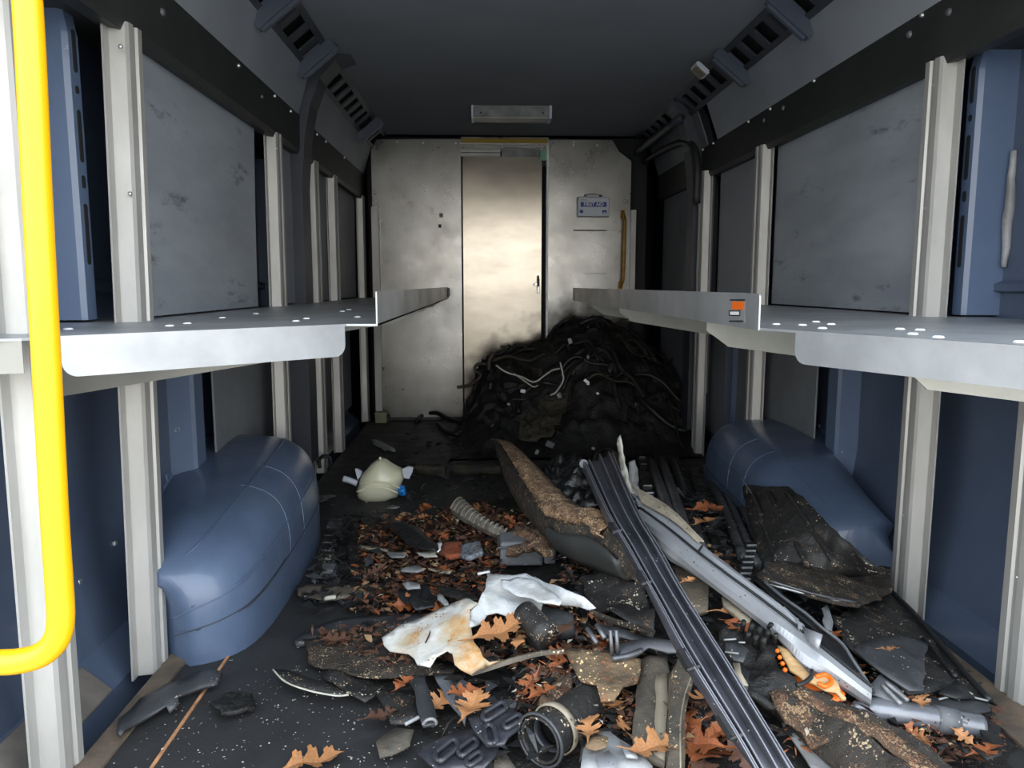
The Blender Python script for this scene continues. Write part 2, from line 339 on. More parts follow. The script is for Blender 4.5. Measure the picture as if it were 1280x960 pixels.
# wheel arches
CUT = {-1: .16, 1: .07}
def arch(nm, xw, s, keys):
    # keys: (Y, inner depth, height) along the arch; each cross-section is a rounded box quarter
    def K(y, c):
        for a, b in zip(keys, keys[1:]):
            if a[0] <= y <= b[0]: t = (y-a[0])/(b[0]-a[0]); return a[c]+(b[c]-a[c])*t
        return keys[-1][c]
    y0, y1 = keys[0][0], keys[-1][0]
    for _ in range(1):       # corner cutting rounds the key profile
        nk = [keys[0]]
        for a, b in zip(keys, keys[1:]): nk += [tuple(a[q]*.75+b[q]*.25 for q in range(3)), tuple(a[q]*.25+b[q]*.75 for q in range(3))]
        keys = nk+[keys[-1]]
    def surf(y, th, off=0):
        d, h = K(y, 1), K(y, 2); e = 2/4.4
        dd = (d+off)*max(0, math.cos(th))**e; sh = .42*max(0, (CUT[s]-dd)/CUT[s])*max(0, 1-(y-y0)/.8)     # the front slants back toward the wall
        return Vector((xw-s*dd, y+sh, (h+off)*math.sin(th)**e))
    bm = bmesh.new(); NU, NV = 60, 18; vs = []
    for i in range(NU+1):
        y = y0+(y1-y0)*(i/NU)**1.3
        vs.append([bm.verts.new(surf(y, max(0, min(math.pi/2, math.pi/2*j/NV)))) for j in range(NV+1)])
    for i in range(NU):
        for j in range(NV): bm.faces.new((vs[i][j], vs[i+1][j], vs[i+1][j+1], vs[i][j+1]))
    base = [bm.verts.new((v.co.x, v.co.y, 0)) for v in vs[0]]
    for j in range(NV):
        try: bm.faces.new((vs[0][j+1], vs[0][j], base[j], base[j+1]))
        except Exception: pass
    bmesh.ops.recalc_face_normals(bm, faces=bm.faces[:])
    o = obj(nm, bm, M['arch'], None, True); struct(o)
    pts = [surf(y0+(y1-y0)*k/24, math.pi/2)+Vector((0, 0, .004)) for k in range(25)]
    tube('rim_flange', pts, .007, M['arch'], o, 6, 60)
    for k in (4, 7, 10, 13):
        p = pts[k]; box('rim_tab', p.x-.004, p.x+.004, p.y-.018, p.y+.018, p.z-.004, p.z+.018, M['arch'], o, .003)
    for th, r in ((.12, .0016), (.38, .0018), (1.12, .0022)):
        tube('pressed_seam', [surf(y0+.01+(y1-y0-.3)*k/14, th, .001) for k in range(15)], r, M['arch'] if th != .12 else M['pillar'], o, 5, 50)
    for hz in (.13, .34):
        tube('pressed_seam', [surf(max(y0+.003, yy), hz*1.0, .0008) for yy in (y0+.003, y0+.01, y0+.02, y0+.04, y0+.08, y0+.12, y0+.2, y0+.35)], .0016, M['pillar'] if hz < .2 else M['arch'], o, 5, 60)
    for f in (.30, .42):
        y = y0+(y1-y0)*f; tube('pressed_seam', [surf(y+.03*math.sin(k*.3), .1+1.1*k/8, .0) for k in range(9)], .0011, M['arch'], o, 5, 30)
    return o
arch('wheel_arch_left', XL, -1, [(1.572, .12, .10), (1.574, .22, .19), (1.585, .27, .215), (1.63, .325, .24), (1.70, .352, .26), (1.80, .362, .28), (1.95, .365, .30), (2.3, .36, .335), (2.5, .33, .34), (2.75, .20, .24), (2.9, .02, .02)])
arch('wheel_arch_right', XR, 1, [(1.968, .12, .08), (1.97, .22, .16), (1.985, .27, .18), (2.03, .325, .205), (2.10, .35, .23), (2.2, .365, .255), (2.35, .37, .30), (2.7, .36, .31), (2.95, .33, .30), (3.15, .20, .2), (3.3, .02, .02)])

# header beams with bolts
def beam(nm, xi, s, y0, y1):
    xo = xi+s*.16
    prof = [(xi, 1.462), (xi+s*.004, 1.335), (xi+s*.012, 1.318), (xi+s*.05, 1.322), (xi+s*.05, 1.34), (xo, 1.34), (xo, 1.48), (xi+s*.03, 1.48)]
    o = prism(nm, prof, y0, y1, M['beam']); bmx = bmesh.new(); bmx.from_mesh(o.data); bmesh.ops.recalc_face_normals(bmx, faces=bmx.faces[:]); bmx.to_mesh(o.data); bmx.free()
    struct(o); return o
BL = beam('trim_1', -.70, -1, YB, YF); BR = beam('trim_2', 1.04, 1, YB, YF)
def boltat(px, py, x, par, r=.006, m='bolt'):
    p = X(px, py, x); s = 1 if x > 0 else -1
    bm = bmesh.new(); bmesh.ops.create_cone(bm, cap_ends=True, segments=12, radius1=r, radius2=r*.7, depth=.006, matrix=Matrix.Translation(p+Vector((-s*.002, 0, 0))) @ Matrix.Rotation(R(-90*s), 4, 'Y'))
    obj('bolt' if m == 'bolt' else 'hole_plug', bm, M[m], par)
for q in ((298, 82), (343, 120), (363, 139), (396, 168), (407, 177), (430, 197), (460, 226)): boltat(*q, -.70, BL)
boltat(203, 15, -.70, BL, .009, 'greyp'); boltat(327, 121, -.70, BL, .006, 'greyp')
for q in ((1153, 19), (1018, 101), (963, 136), (936, 152), (892, 179), (879, 187)): boltat(*q, 1.04, BR)
for q in ((1186, 15), (1137, 43), (979, 135), (955, 150)): boltat(*q, 1.04, BR, .009, 'greyp')

# upper side panels, slotted ceiling rails
def quadpanel(nm, a, b, y0, y1, m, par=None, t=.006):
    v = [(a[0], y0, a[1]), (a[0], y1, a[1]), (b[0], y1, b[1]), (b[0], y0, b[1])]
    o = pyobj(nm, v, [(0, 1, 2, 3)], m, par); return solid(o, t, 0)
UL = struct(quadpanel('wall_upper_left', (-.705, 1.455), (-.655, 1.625), YB, 3.02, M['board_up']))
quadpanel('upper_panel', (-.705, 1.455), (-.655, 1.625), 3.2, YF, M['board_up'], UL)
UR = struct(quadpanel('wall_upper_right', (1.045, 1.455), (.985, 1.625), YB, 3.45, M['board_up']))
quadpanel('upper_panel', (1.045, 1.455), (.985, 1.625), 3.6, YF, M['board_low'], UR)
def rail(nm, a, b, s, clips):
    o = struct(quadpanel(nm, (a[0]+s*.03, a[1]+.03), (b[0]+s*.03, b[1]+.03), YB, YF, M['dark']))
    d = Vector((b[0]-a[0], 0, b[1]-a[1])); n = Vector((-s*.6, 0, -.8)).normalized()
    def bar(y0, y1, u0, u1, dep=.0, t=.008, name='rail_rung', m='pillar'):
        bm = bmesh.new(); A = Vector((a[0], 0, a[1])); vs = []
        for dd in (dep, dep+t):
            for (u, y) in ((u0, y0), (u1, y0), (u1, y1), (u0, y1)):
                p = A+d*u-n*(dd-.01); vs.append(bm.verts.new((p.x, y, p.z)))
        for f in ((0, 1, 2, 3), (7, 6, 5, 4), (0, 4, 5, 1), (1, 5, 6, 2), (2, 6, 7, 3), (3, 7, 4, 0)): bm.faces.new([vs[i] for i in f])
        bmesh.ops.recalc_face_normals(bm, faces=bm.faces[:]); obj(name, bm, M[m], o)
    bar(YB, YF, -.08, .12, name='rail_flange'); bar(YB, YF, .86, 1.08, name='rail_flange')
    y = 1.72
    while y < YF-.05: bar(y, y+.045, .1, .9); y += .135
    for yc in clips:
        bar(yc, yc+.034, -.38, 1.25, dep=-.04, t=.05, name='rail_clip', m='clip')
        bar(yc+.009, yc+.026, -.3, 1.15, dep=-.05, t=.012, name='clip_ridge', m='clip')
    return o
M['clip'] = mat('slate_clip', (74, 80, 94), .45)
rail('trim_3', (-.655, 1.625), (-.575, 1.69), -1, (2.36, 2.88, 4.15)); rail('trim_4', (.985, 1.625), (.905, 1.69), 1, (2.38, 2.93))
# roof bow pillars
def bow(nm, pts, y0, y1, m='pillar'):
    v = []; 
    for (x, z) in pts: v += [(x, y0, z), (x, y1, z)]
    s = -1 if pts[0][0] < 0 else 1
    for (x, z) in pts: v += [(x+s*.12, y0, z+.02), (x+s*.12, y1, z+.02)]
    n = len(pts); f = []
    for i in range(n-1):
        a = 2*i; f += [(a, a+2, a+3, a+1), (a, 2*n+a, 2*n+a+2, a+2), (a+1, a+3, 2*n+a+3, 2*n+a+1)]
    o = pyobj(nm, v, f, M[m]); bmx = bmesh.new(); bmx.from_mesh(o.data); bmesh.ops.recalc_face_normals(bmx, faces=bmx.faces[:]); bmx.to_mesh(o.data); bmx.free(); struct(o); return o
bow('trim_5', [(-.50, 1.685), (-.56, 1.665), (-.62, 1.60), (-.66, 1.50), (-.685, 1.38), (-.70, 1.2), (-.70, .9), (-.70, .1)], 3.04, 3.17)
bow('trim_6', [(.86, 1.685), (.90, 1.66), (.95, 1.58), (.985, 1.46), (1.0, 1.35), (1.01, 1.2), (1.01, .9), (1.01, .1)], 3.70, 3.82)

# grey boards between the uprights
def bd(wall, x, y0, y1, m='board', z0=.75, z1=1.335, bow_=.0, nm='wall_board'):
    n = 10; v = []; f = []
    for i in range(n+1):
        z = z0+(z1-z0)*i/n; k = math.sin(math.pi*i/n)
        v += [(x, y0, z), (x, y1+bow_*(i/n-1)*1.0-.02*k*abs(bow_)*10, z)]
    for i in range(n): f.append((2*i, 2*i+1, 2*i+3, 2*i+2))
    o = pyobj(nm, v, f, M[m], wall); solid(o, .006, 0); return o
bd(WL, -.745, 1.66, 2.58, bow_=.04); bd(WL, -.745, 2.76, 3.30, 'board_up', bow_=.03); bd(WL, -.745, 3.5, 3.74, 'board_low'); bd(WL, -.745, 3.92, 4.50, 'board_low', bow_=.03)
bd(WR, 1.085, 1.84, 2.84); bd(WR, 1.085, 2.98, 3.52, 'board_up'); bd(WR, 1.075, 3.60, 4.58, 'board_low', .3, 1.42)
bd(WL, -.80, 2.25, 4.55, 'board_low', .1, .74); bd(WR, 1.12, 2.5, 4.55, 'board_low', .1, .74)
frm = bmesh.new()
add_tube(frm, [(1.0, 3.62, 1.2), (1.0, 3.63, 1.40), (.985, 3.75, 1.5), (.965, 4.1, 1.535), (.945, 4.57, 1.54)], .018, 8); obj('panel_frame', frm, M['beam'], WR, True)
frm = bmesh.new(); add_tube(frm, [(.93, 3.68, 1.60), (.90, 4.57, 1.59)], .022, 6); obj('panel_frame', frm, M['pillar'], WR, True)

# ------------------------------------------------------------------ front partition and door
PW = struct(prism('wall_front', [(-.655, -.05), (-.655, 1.60), (-.62, 1.66), (-.13, 1.665), (-.13, -.05)], YF, YF+.012, M['aluw']))
prism('partition_panel', [(.385, -.05), (.385, 1.665), (.76, 1.665), (.80, 1.60), (.875, 1.545), (.875, -.05)], YF, YF+.012, M['aluw'], PW)
box('header_panel', -.13, .385, YF+.01, YF+.02, 1.60, 1.68, M['aluw'], PW)
box('header_filler', -.13, .385, YF+.05, YF+.06, 1.52, 1.67, M['beam'], PW)
box('ochre_strip', -.125, .375, YF-.008, YF+.01, 1.643, 1.668, M['ochre'], PW)
box('track_lip', -.14, .387, YF-.02, YF+.01, 1.632, 1.64, M['alu'], PW)
box('door_track', -.135, .10, YF-.012, YF+.01, 1.566, 1.606, M['alu'], PW, .003); box('door_track', .108, .33, YF-.018, YF+.01, 1.562, 1.612, M['greyl'], PW, .003)
box('track_groove', -.13, .10, YF-.014, YF-.011, 1.584, 1.588, M['dark'], PW)
box('slit_light_block', .335, .372, YF-.01, YF+.01, 1.545, 1.60, M['mint'], PW)  # mint block paints the greenish light at the top of the slit
for x, z in ((-.5, 1.645), (-.35, 1.64), (-.16, 1.64), (.53, 1.635), (.53, 1.65), (.67, 1.635)): box('rivet', x-.005, x+.005, YF-.005, YF, z-.005, z+.005, M['bolt'], PW, .002)
box('panel_slot', .535, .735, YF-.004, YF, 1.138, 1.146, M['greyp'], PW); box('panel_slot', .60, .74, YF-.003, YF, .885, .888, M['greyp'], PW); box('panel_slot', .47, .57, YF-.003, YF, .665, .668, M['greyp'], PW)
box('sticker_scrap', -.262, -.24, YF-.003, YF, 1.215, 1.24, M['tan'], PW); box('sticker_scrap', -.268, -.25, YF-.003, YF, 1.155, 1.175, M['charb'], PW)
box('slit_light_strip', .372, .385, YF-.004, YF+.05, .0, 1.64, M['white'], PW); box('door_gap', -.132, -.127, YF-.002, YF+.02, 0, 1.6, M['dark'], PW)  # white strip stands in for cab light showing through the door slit
box('end_post', -.655, -.615, YF-.05, YF-.005, 0, 1.27, M['alu'], PW)
box('end_post', .875, .905, YF-.03, YF+.01, .60, 1.26, M['alu'], PW)
box('floor_angle', -.64, .87, YF-.006, YF+.002, .0, .018, M['beam'], PW)
box('door_sill', -.127, .37, YF-.02, YF+.01, .03, .045, M['beam'], PW)
box('cab_panel', -.7, 1.0, YF+.14, YF+.15, -.1, 1.7, M['dark'], PW)
D1 = struct(box('door_1', -.122, .345, YF+.004, YF+.026, .05, 1.57, M['door']))
h = box('door_handle', .318, .334, YF-.012, YF+.005, .77, .86, M['bolt'], D1, .003)
box('latch', .320, .330, YF-.034, YF-.012, .81, .875, M['beam'], h, .003); box('latch', .300, .320, YF-.03, YF-.014, .815, .83, M['bolt'], h, .002)
box('vent_plate', -.09, -.02, YF-.002, YF+.004, .09, .15, M['greyp'], D1)

# ceiling lamp (off)
L = thing('ceiling_light', 'short unlit aluminium batten light on the grey ceiling above the door', 'light', (.16, 4.3, 1.69))
lx0, lx1 = -.055, .335; ly = 3.86
box('housing', lx0, lx1, ly, ly+.11, 1.63, 1.69, M['alu'], L, .004); box('diffuser', lx0+.008, lx1-.012, ly-.006, ly+.03, 1.634, 1.684, M['greyl'], L, .004)
box('end_cap', lx1-.012, lx1+.003, ly-.01, ly+.115, 1.628, 1.69, M['kit'], L, .003); box('end_cap', lx0-.003, lx0+.008, ly-.01, ly+.115, 1.628, 1.69, M['kit'], L, .003)
for x in (lx0+.04, lx1-.045): box('screw', x, x+.007, ly-.009, ly-.005, 1.65, 1.657, M['dark'], L)

# ------------------------------------------------------------------ aluminium uprights
def post(x, y, s, z1, lab, wd=.062, z0=0, lean=0, xt=None):
    t = thing('upright_post', lab, 'post', (x, y, z0), 'aluminium uprights bolted along the side walls')
    # hat profile seen in plan: face toward the van axis, lips front and back
    w2 = wd/2
    P = [(x+s*.040, y-w2-.006), (x+s*.006, y-w2), (x+s*.002, y-w2+.006), (x, y-w2+.020), (x+s*.005, y-w2+.024), (x+s*.005, y+w2-.024), (x, y+w2-.020), (x, y+w2-.004), (x+s*.004, y+w2), (x+s*.036, y+w2)]
    v = []; n = len(P)
    for k, z in enumerate((z0, z1)):
        dx = 0 if k == 0 else (xt or x)-x
        v += [(p[0]+dx, p[1]+(lean if k else 0), z) for p in P]
    f = [(i, i+1, n+i+1, n+i) for i in range(n-1)]
    o = pyobj('channel', v, f, M['alu'], t); solid(o, .004, 0)
    fb = [(x+s*.036, y-w2-.03), (x+s*.036, y+w2+.012)]
    v = [(a+(0 if k == 0 else (xt or x)-x), b+(lean if k else 0), z) for k, z in enumerate((z0, z1)) for a, b in fb]
    o = pyobj('mounting_flange', v, [(0, 1, 3, 2)], M['alu'], t); solid(o, .004, 0)
    for zz in (.25, .6, 1.0, 1.28):
        if z0+.05 < zz < z1: bm = bmesh.new(); bmesh.ops.create_uvsphere(bm, u_segments=8, v_segments=6, radius=.0045, matrix=Matrix.Translation((x+s*.005, y+.0, zz))); obj('rivet', bm, M['bolt'], t, True)
    return t
post(-.70, 1.225, -1, 1.75, 'aluminium upright behind the yellow grab rail, nearest on the left wall', lean=.02)
post(-.70, 1.58, -1, 1.335, 'aluminium upright in front of the left blue wheel arch', lean=.055)
post(-.70, 2.70, -1, 1.335, 'aluminium upright rising behind the left wheel arch, right of the large grey board', lean=.03)
post(-.70, 3.32, -1, 1.335, 'left aluminium upright just past the wheel arch, black ring round its foot')
post(-.70, 3.74, -1, 1.335, 'left aluminium upright third from the front partition')
post(-.70, 4.58, -1, 1.335, 'left aluminium upright nearest the front partition, beside the khaki box', .05)
post(1.04, 1.395, 1, 1.75, 'aluminium upright cut by the right edge of the picture')
post(1.04, 1.80, 1, 1.335, 'thick aluminium upright on the right wall near the bare blue metal')
post(1.03, 2.90, 1, 1.335, 'aluminium upright on the right wall rising behind the right wheel arch')
post(1.02, 3.62, 1, 1.345, 'aluminium upright on the right wall beside the black curved roof bow')

# ------------------------------------------------------------------ shelves
def plate(nm, pts, z, t, m, par):
    n = len(pts); v = [(a, b, z) for a, b in pts]+[(a, b, z-t) for a, b in pts]
    f = [tuple(range(n)), tuple(range(n, 2*n))[::-1]]+[(i, n+i, n+(i+1) % n, (i+1) % n) for i in range(n)]
    o = pyobj(nm, v, f, m, par); bmx = bmesh.new(); bmx.from_mesh(o.data); bmesh.ops.recalc_face_normals(bmx, faces=bmx.faces[:]); bmx.to_mesh(o.data); bmx.free(); return o
def flange(nm, p, q, z, h, m, par, r=.022, t=.003, round_=(True, True), up=False):   # vertical lip between plan points with rounded lower corners
    p = Vector((p[0], p[1], 0)); q = Vector((q[0], q[1], 0)); L_ = (q-p).length; d = (q-p).normalized(); nrm = Vector((-d.y, d.x, 0))
    s = 1 if up else -1; c = [(0, 0)]
    if round_[0]:
        for k in range(7): a = math.pi/2*k/6; c.append((r-r*math.cos(a), h-r+r*math.sin(a)))
    else: c.append((0, h))
    if round_[1]:
        for k in range(7): a = math.pi/2*k/6; c.append((L_-r+r*math.sin(a), h-r+r*math.cos(a)))
    else: c.append((L_, h))
    c.append((L_, 0)); n = len(c)
    v = [p+d*a+Vector((0, 0, z+s*b)) for a, b in c]; v = v+[k+nrm*t for k in v]
    f = [tuple(range(n)), tuple(range(n, 2*n))[::-1]]+[(i, n+i, n+(i+1) % n, (i+1) % n) for i in range(n)]
    o = pyobj(nm, v, f, m, par); bmx = bmesh.new(); bmx.from_mesh(o.data); bmesh.ops.recalc_face_normals(bmx, faces=bmx.faces[:]); bmx.to_mesh(o.data); bmx.free(); return o
def gusset(x0, x1, y, za, zb, ztop, par, x0b=None):
    v = []
    for yy in (y, y+.004): v += [(x0, yy, ztop), (x1, yy, ztop), (x1, yy, zb), (x0b if x0b is not None else x0, yy, za), (x0, yy, ztop-.02)]
    f = [(0, 1, 2, 3, 4), (9, 8, 7, 6, 5)]+[(i, 5+i, 5+(i+1) % 5, (i+1) % 5) for i in range(5)]
    o = pyobj('shelf_bracket', v, f, M['alub'], par); bmx = bmesh.new(); bmx.from_mesh(o.data); bmesh.ops.recalc_face_normals(bmx, faces=bmx.faces[:]); bmx.to_mesh(o.data); bmx.free()
    return o
M['alub'] = mat('dull_bracket_aluminium', (150, 150, 144), .5, .5, col2=(134, 134, 128), scale=5)
ZS = .745
S = thing('wall_shelf', 'left aluminium shelf with a diagonal near end and turned-up inner lip', 'shelf', (-.45, 3, ZS), 'aluminium shelves')
plate('shelf_plate', [(-.205, 1.476), (-.265, 1.478), (-.626, 1.145), (-.655, 1.10), (-.85, 1.0), (-.85, 2.3), (-.73, 2.4), (-.73, 4.55), (-.205, 4.45)], ZS, .004, M['alush'], S)
flange('front_flange', (-.626, 1.145), (-.268, 1.475), ZS, .062, M['alush'], S)
flange('corner_flange', (-.86, 1.02), (-.655, 1.10), ZS, .05, M['alub'], S, round_=(False, False))
flange('turned_up_lip', (-.205, 1.476), (-.205, 4.45), ZS-.004, .066, M['alush'], S, .01, up=True, round_=(False, True))
box('lip_bracket', -.215, -.20, 4.28, 4.5, .752, .80, M['beam'], S)
gusset(-.34, -.845, 1.51, .68, .60, ZS-.005, S, -.36)
for y in (2.66, 3.28, 3.72, 4.5): gusset(-.26, -.72, y, .69, .62, ZS-.005, S, -.30)
box('bracket_bolt', -.535, -.523, 1.497, 1.51, .675, .687, M['greyl'], S, .003)
for px, py in ((85, 411), (234, 404), (212, 407), (278, 397), (320, 392), (428, 389), (436, 387), (370, 401), (383, 398), (447, 396)):
    p = Z(px, py, ZS+.001); bm = bmesh.new(); bmesh.ops.create_cone(bm, cap_ends=True, segments=10, radius1=.009, radius2=.006, depth=.003, matrix=Matrix.Translation(p)); obj('rivet', bm, M['white'], S)
S2 = thing('wall_shelf', 'right aluminium shelf with an orange and white sticker on its turned-up lip', 'shelf', (.8, 3, ZS), 'aluminium shelves')
plate('shelf_plate', [(.482, 1.314), (.516, 1.242), (.671, .919), (.70, .88), (1.17, .88), (1.17, 2.4), (1.07, 2.5), (1.04, 3.78), (.444, 3.78)], ZS, .004, M['alush'], S2)
flange('front_flange', (.516, 1.242), (.69, .88), ZS, .055, M['alush'], S2, round_=(True, False))
flange('turned_up_lip', (.482, 1.314), (.444, 3.78), ZS-.004, .064, M['alush'], S2, .008, up=True, round_=(True, False))
for y, x0 in ((1.66, .49), (2.80, .50), (3.50, .50)): gusset(x0, 1.06 if y > 2 else 1.16, y, .684, .60, ZS-.005, S2, x0+.05)
gusset(.60, 1.16, 1.10, .665, .60, ZS-.005, S2, .66)
for px, py in ((1003, 406), (1020, 402), (1039, 405), (1028, 410), (1125, 411), (1150, 412), (1141, 417), (1173, 421), (970, 405), (1275, 427)):
    p = Z(px, py, ZS+.001); bm = bmesh.new(); bmesh.ops.create_cone(bm, cap_ends=True, segments=10, radius1=.009, radius2=.006, depth=.003, matrix=Matrix.Translation(p)); obj('rivet', bm, M['white'], S2)
def stk(a, b, c, d, m, dx):      # flat sticker bits on the lip plane
    def P(px, py): return X(px, py, .478-dx)
    v = [P(a, b), P(c, b), P(c, d), P(a, d)]; return v
st = thing('sticker', 'small orange and white sticker with black bars on the right shelf lip', 'sticker', tuple(X(917, 388, .478)))
for nm_, (a, b, c, d), m_, dx in (('backing', (904, 374.5, 931, 403.5), 'greyl', .0005), ('orange_band', (906, 377, 930, 387), 'orange', .001), ('black_bar', (906, 374, 931, 376), 'dark', .0012), ('black_bar', (904, 400.5, 929, 402.5), 'dark', .0012), ('black_frame', (911, 388, 925, 395), 'dark', .0013), ('white_window', (912.5, 389.5, 923.5, 393.5), 'white', .0018)):
    v = stk(a, b, c, d, m_, dx); o = pyobj(nm_, v, [(0, 1, 2, 3)], M[m_], st); solid(o, .0003, 0)

# ------------------------------------------------------------------ yellow grab rail, first aid kit, wall handle
g = thing('grab_rail', 'bright yellow tubular grab rail in the left foreground', 'grab rail', (-.52, .93, .35))
pts = [Y(28, -60, .93), Y(36, 30, .93), Y(47, 250, .93), Y(58, 450, .93), Y(68, 640, .93), Y(74, 730, .93), Y(76, 775, .93), Y(70, 800, .93), Y(52, 818, .93), Y(25, 826, .93), Y(-5, 828, .93), Y(-90, 829, .93)]
tube('rail_tube', pts, .0158, M['yellow'], g, 20, 90)
tube('wall_socket', [Y(-88, 829, .93), Y(-105, 829, .93)], .03, M['yellow'], g, 16, 2)
k = thing('first_aid_kit', 'small grey-white first aid box with a blue band on the partition', 'first aid kit', (.62, YF, 1.27))
a = Y(722, 246, YF-.03); b = Y(761, 271, YF-.03)
box('case', a.x, b.x, YF-.045, YF-.001, b.z, a.z, M['kit'], k, .008, 3)
box('case_seam', a.x-.001, b.x+.001, YF-.026, YF-.023, b.z-.001, a.z+.001, M['greyp'], k, 0)
cx = (a.x+b.x)/2; yf = YF-.0455
box('print_band', a.x+.017, b.x-.017, yf-.001, yf, 1.275, 1.303, M['bluep'], k)
tube('handle', [(cx-.045, yf+.02, a.z-.002), (cx-.045, yf+.02, a.z+.014), (cx, yf+.02, a.z+.018), (cx+.045, yf+.02, a.z+.014), (cx+.045, yf+.02, a.z-.002)], .004, M['kit'], k, 8)
for sx in (-.045, .045): box('handle_clip', cx+sx-.006, cx+sx+.006, yf+.01, yf+.03, a.z-.002, a.z+.01, M['dark'], k)
def text(body, size, loc, m, par, nm='lettering', sx=1):
    c = bpy.data.curves.new(nm, 'FONT'); c.body = body; c.size = size; c.extrude = .0006; c.align_x = 'CENTER'; c.align_y = 'CENTER'; c.offset = size*.012
    o = bpy.data.objects.new(nm, c); me = bpy.data.meshes.new_from_object(o); bpy.data.objects.remove(o)
    me.transform(Matrix.Translation(loc) @ Matrix.Rotation(R(90), 4, 'X') @ Matrix.Diagonal((sx, 1, 1, 1))); return link(nm, me, m, par)
text('FIRST AID', .030, (cx, yf-.0018, 1.289), M['white'], k, 'lettering', .92)
o = prism('blue_star', [(a.x+.022+.012*math.cos(R(90)+R(60*i/1))*(1 if i % 1 == 0 else .5), 1.248+.012*math.sin(R(90)+R(60*i))) for i in range(6)], yf-.001, yf, M['bluep'], k)
box('blue_mark', b.x-.042, b.x-.016, yf-.001, yf, 1.238, 1.256, M['bluep'], k); box('blue_mark', b.x-.036, b.x-.022, yf-.0013, yf-.0009, 1.241, 1.245, M['kit'], k)
box('blue_mark', a.x+.02, a.x+.055, yf-.001, yf, 1.313, 1.316, M['greyp'], k)
h = thing('door_grab_handle', 'worn ochre grab handle mounted upright at the right edge of the partition', 'handle', (.83, YF, .95))
zt, zb = Y(779, 262, YF).z, Y(779, 364, YF).z
box('foot_plate', .815, .845, YF-.006, YF, zt-.055, zt, M['oldyellow'], h, .002); box('foot_plate', .808, .838, YF-.006, YF, zb, zb+.055, M['oldyellow'], h, .002)
tube('bar', [(.83, YF-.005, zt-.03), (.834, YF-.04, zt-.06), (.834, YF-.05, zt-.1), (.83, YF-.05, zb+.1), (.826, YF-.04, zb+.06), (.824, YF-.005, zb+.03)], .011, M['oldyellow'], h, 10)
for z in (zt-.012, zb+.012): box('bolt', .822, .832, YF-.01, YF-.005, z-.004, z+.004, M['dark'], h)
pc = Y(875, 88, 3.05); c_ = thing('rail_reading_lamp', 'small square beige lamp set in the right ceiling rail', 'light', tuple(pc)); 
bm = bmesh.new(); add_box(bm, -.032, .032, -.045, .045, -.008, .008); bmesh.ops.bevel(bm, geom=bm.edges[:], offset=.005, segments=2, affect='EDGES'); o = obj('lamp_frame', bm, M['kit']); o.parent = c_; o.location = (0, 0, 0); o.rotation_euler = (0, R(40), 0)
bm = bmesh.new(); add_box(bm, -.024, .024, -.036, .036, -.012, .003); o2 = obj('lens', bm, M['tan']); o2.parent = o
#JUNK
# ------------------------------------------------------------------ scrap and litter
def fr(x0, y0, k=.265625): return lambda a, b: (x0+a*k, y0+b*k)
fA = fr(360, 560); fB = fr(640, 560); fC = fr(460, 700); fD = fr(780, 700); fE = fr(940, 660); fF = fr(560, 390, .25)
f2 = fr(320, 480, .25); f3 = fr(640, 480, .25); f4 = fr(960, 480, .25); f5 = fr(0, 720, .25); f6 = fr(320, 720, .25)
def QQ(f, pts, dz):
    out = []
    for p in pts:
        a, b = f(p[0], p[1]); out.append(Q(a, b, (p[2] if len(p) > 2 else dz)))
    return out
def piece(name, label, cat, f, pts, m, dz=.015, thick=.004, amp=.006, parent=None, group=None, **k):
    o = sheet(name, QQ(f, pts, dz), M[m], parent, thick, amp, **k)
    if not parent: tag(o, label, cat, group)
    return o
M['tancrust'] = mat('mulch_stained_tan_sheet', (124, 102, 76), .75, col2=(70, 62, 52), scale=12, bump=.8, bscale=60, speck=[(214, 188, 140), (160, 92, 50)], samt=.35, sscale=130)
M['pipe'] = mat('satin_grey_pipe', (120, 122, 128), .28, .3, col2=(96, 98, 104), scale=8, speck=[(60, 56, 50)], samt=.2, sscale=120)
M['alud'] = mat('dull_dark_metal', (112, 114, 118), .4, .5, col2=(74, 76, 80), scale=20)
M['dustrib'] = mat('dusty_black_rib', (82, 82, 85), .34, col2=(30, 30, 32), scale=26, speck=[(190, 186, 176)], samt=.22, sscale=150, bump=.2, bscale=80)
M['shred'] = mat('brown_shred', (104, 72, 54), .8, col2=(66, 46, 36), scale=40)
M['tanb'] = mat('tan_shred', (140, 112, 82), .8)
M['smooth'] = mat('smooth_dark_rubber', (50, 52, 51), .5, col2=(42, 43, 42), scale=5)
M['ductp'] = mat('grubby_pale_duct', (150, 145, 134), .6, col2=(112, 106, 96), scale=30)
M['crink'] = mat('crinkled_black_foil', (34, 34, 35), .28, col2=(12, 12, 12), scale=30, bump=.6, bscale=40, stretch=(1, .4, 1))
M['mulchl'] = mat('pale_mulch_crumbs', (150, 120, 90), .85, col2=(96, 72, 54), scale=50, contrast=(.42, .58), bump=1, bscale=120, speck=[(196, 168, 130), (70, 52, 40)], samt=.5, sscale=230)
M['ridge'] = mat('ridge_glint_plastic', (98, 99, 106), .3, coat=.2)  # paler colour paints the shine along the rail's edges
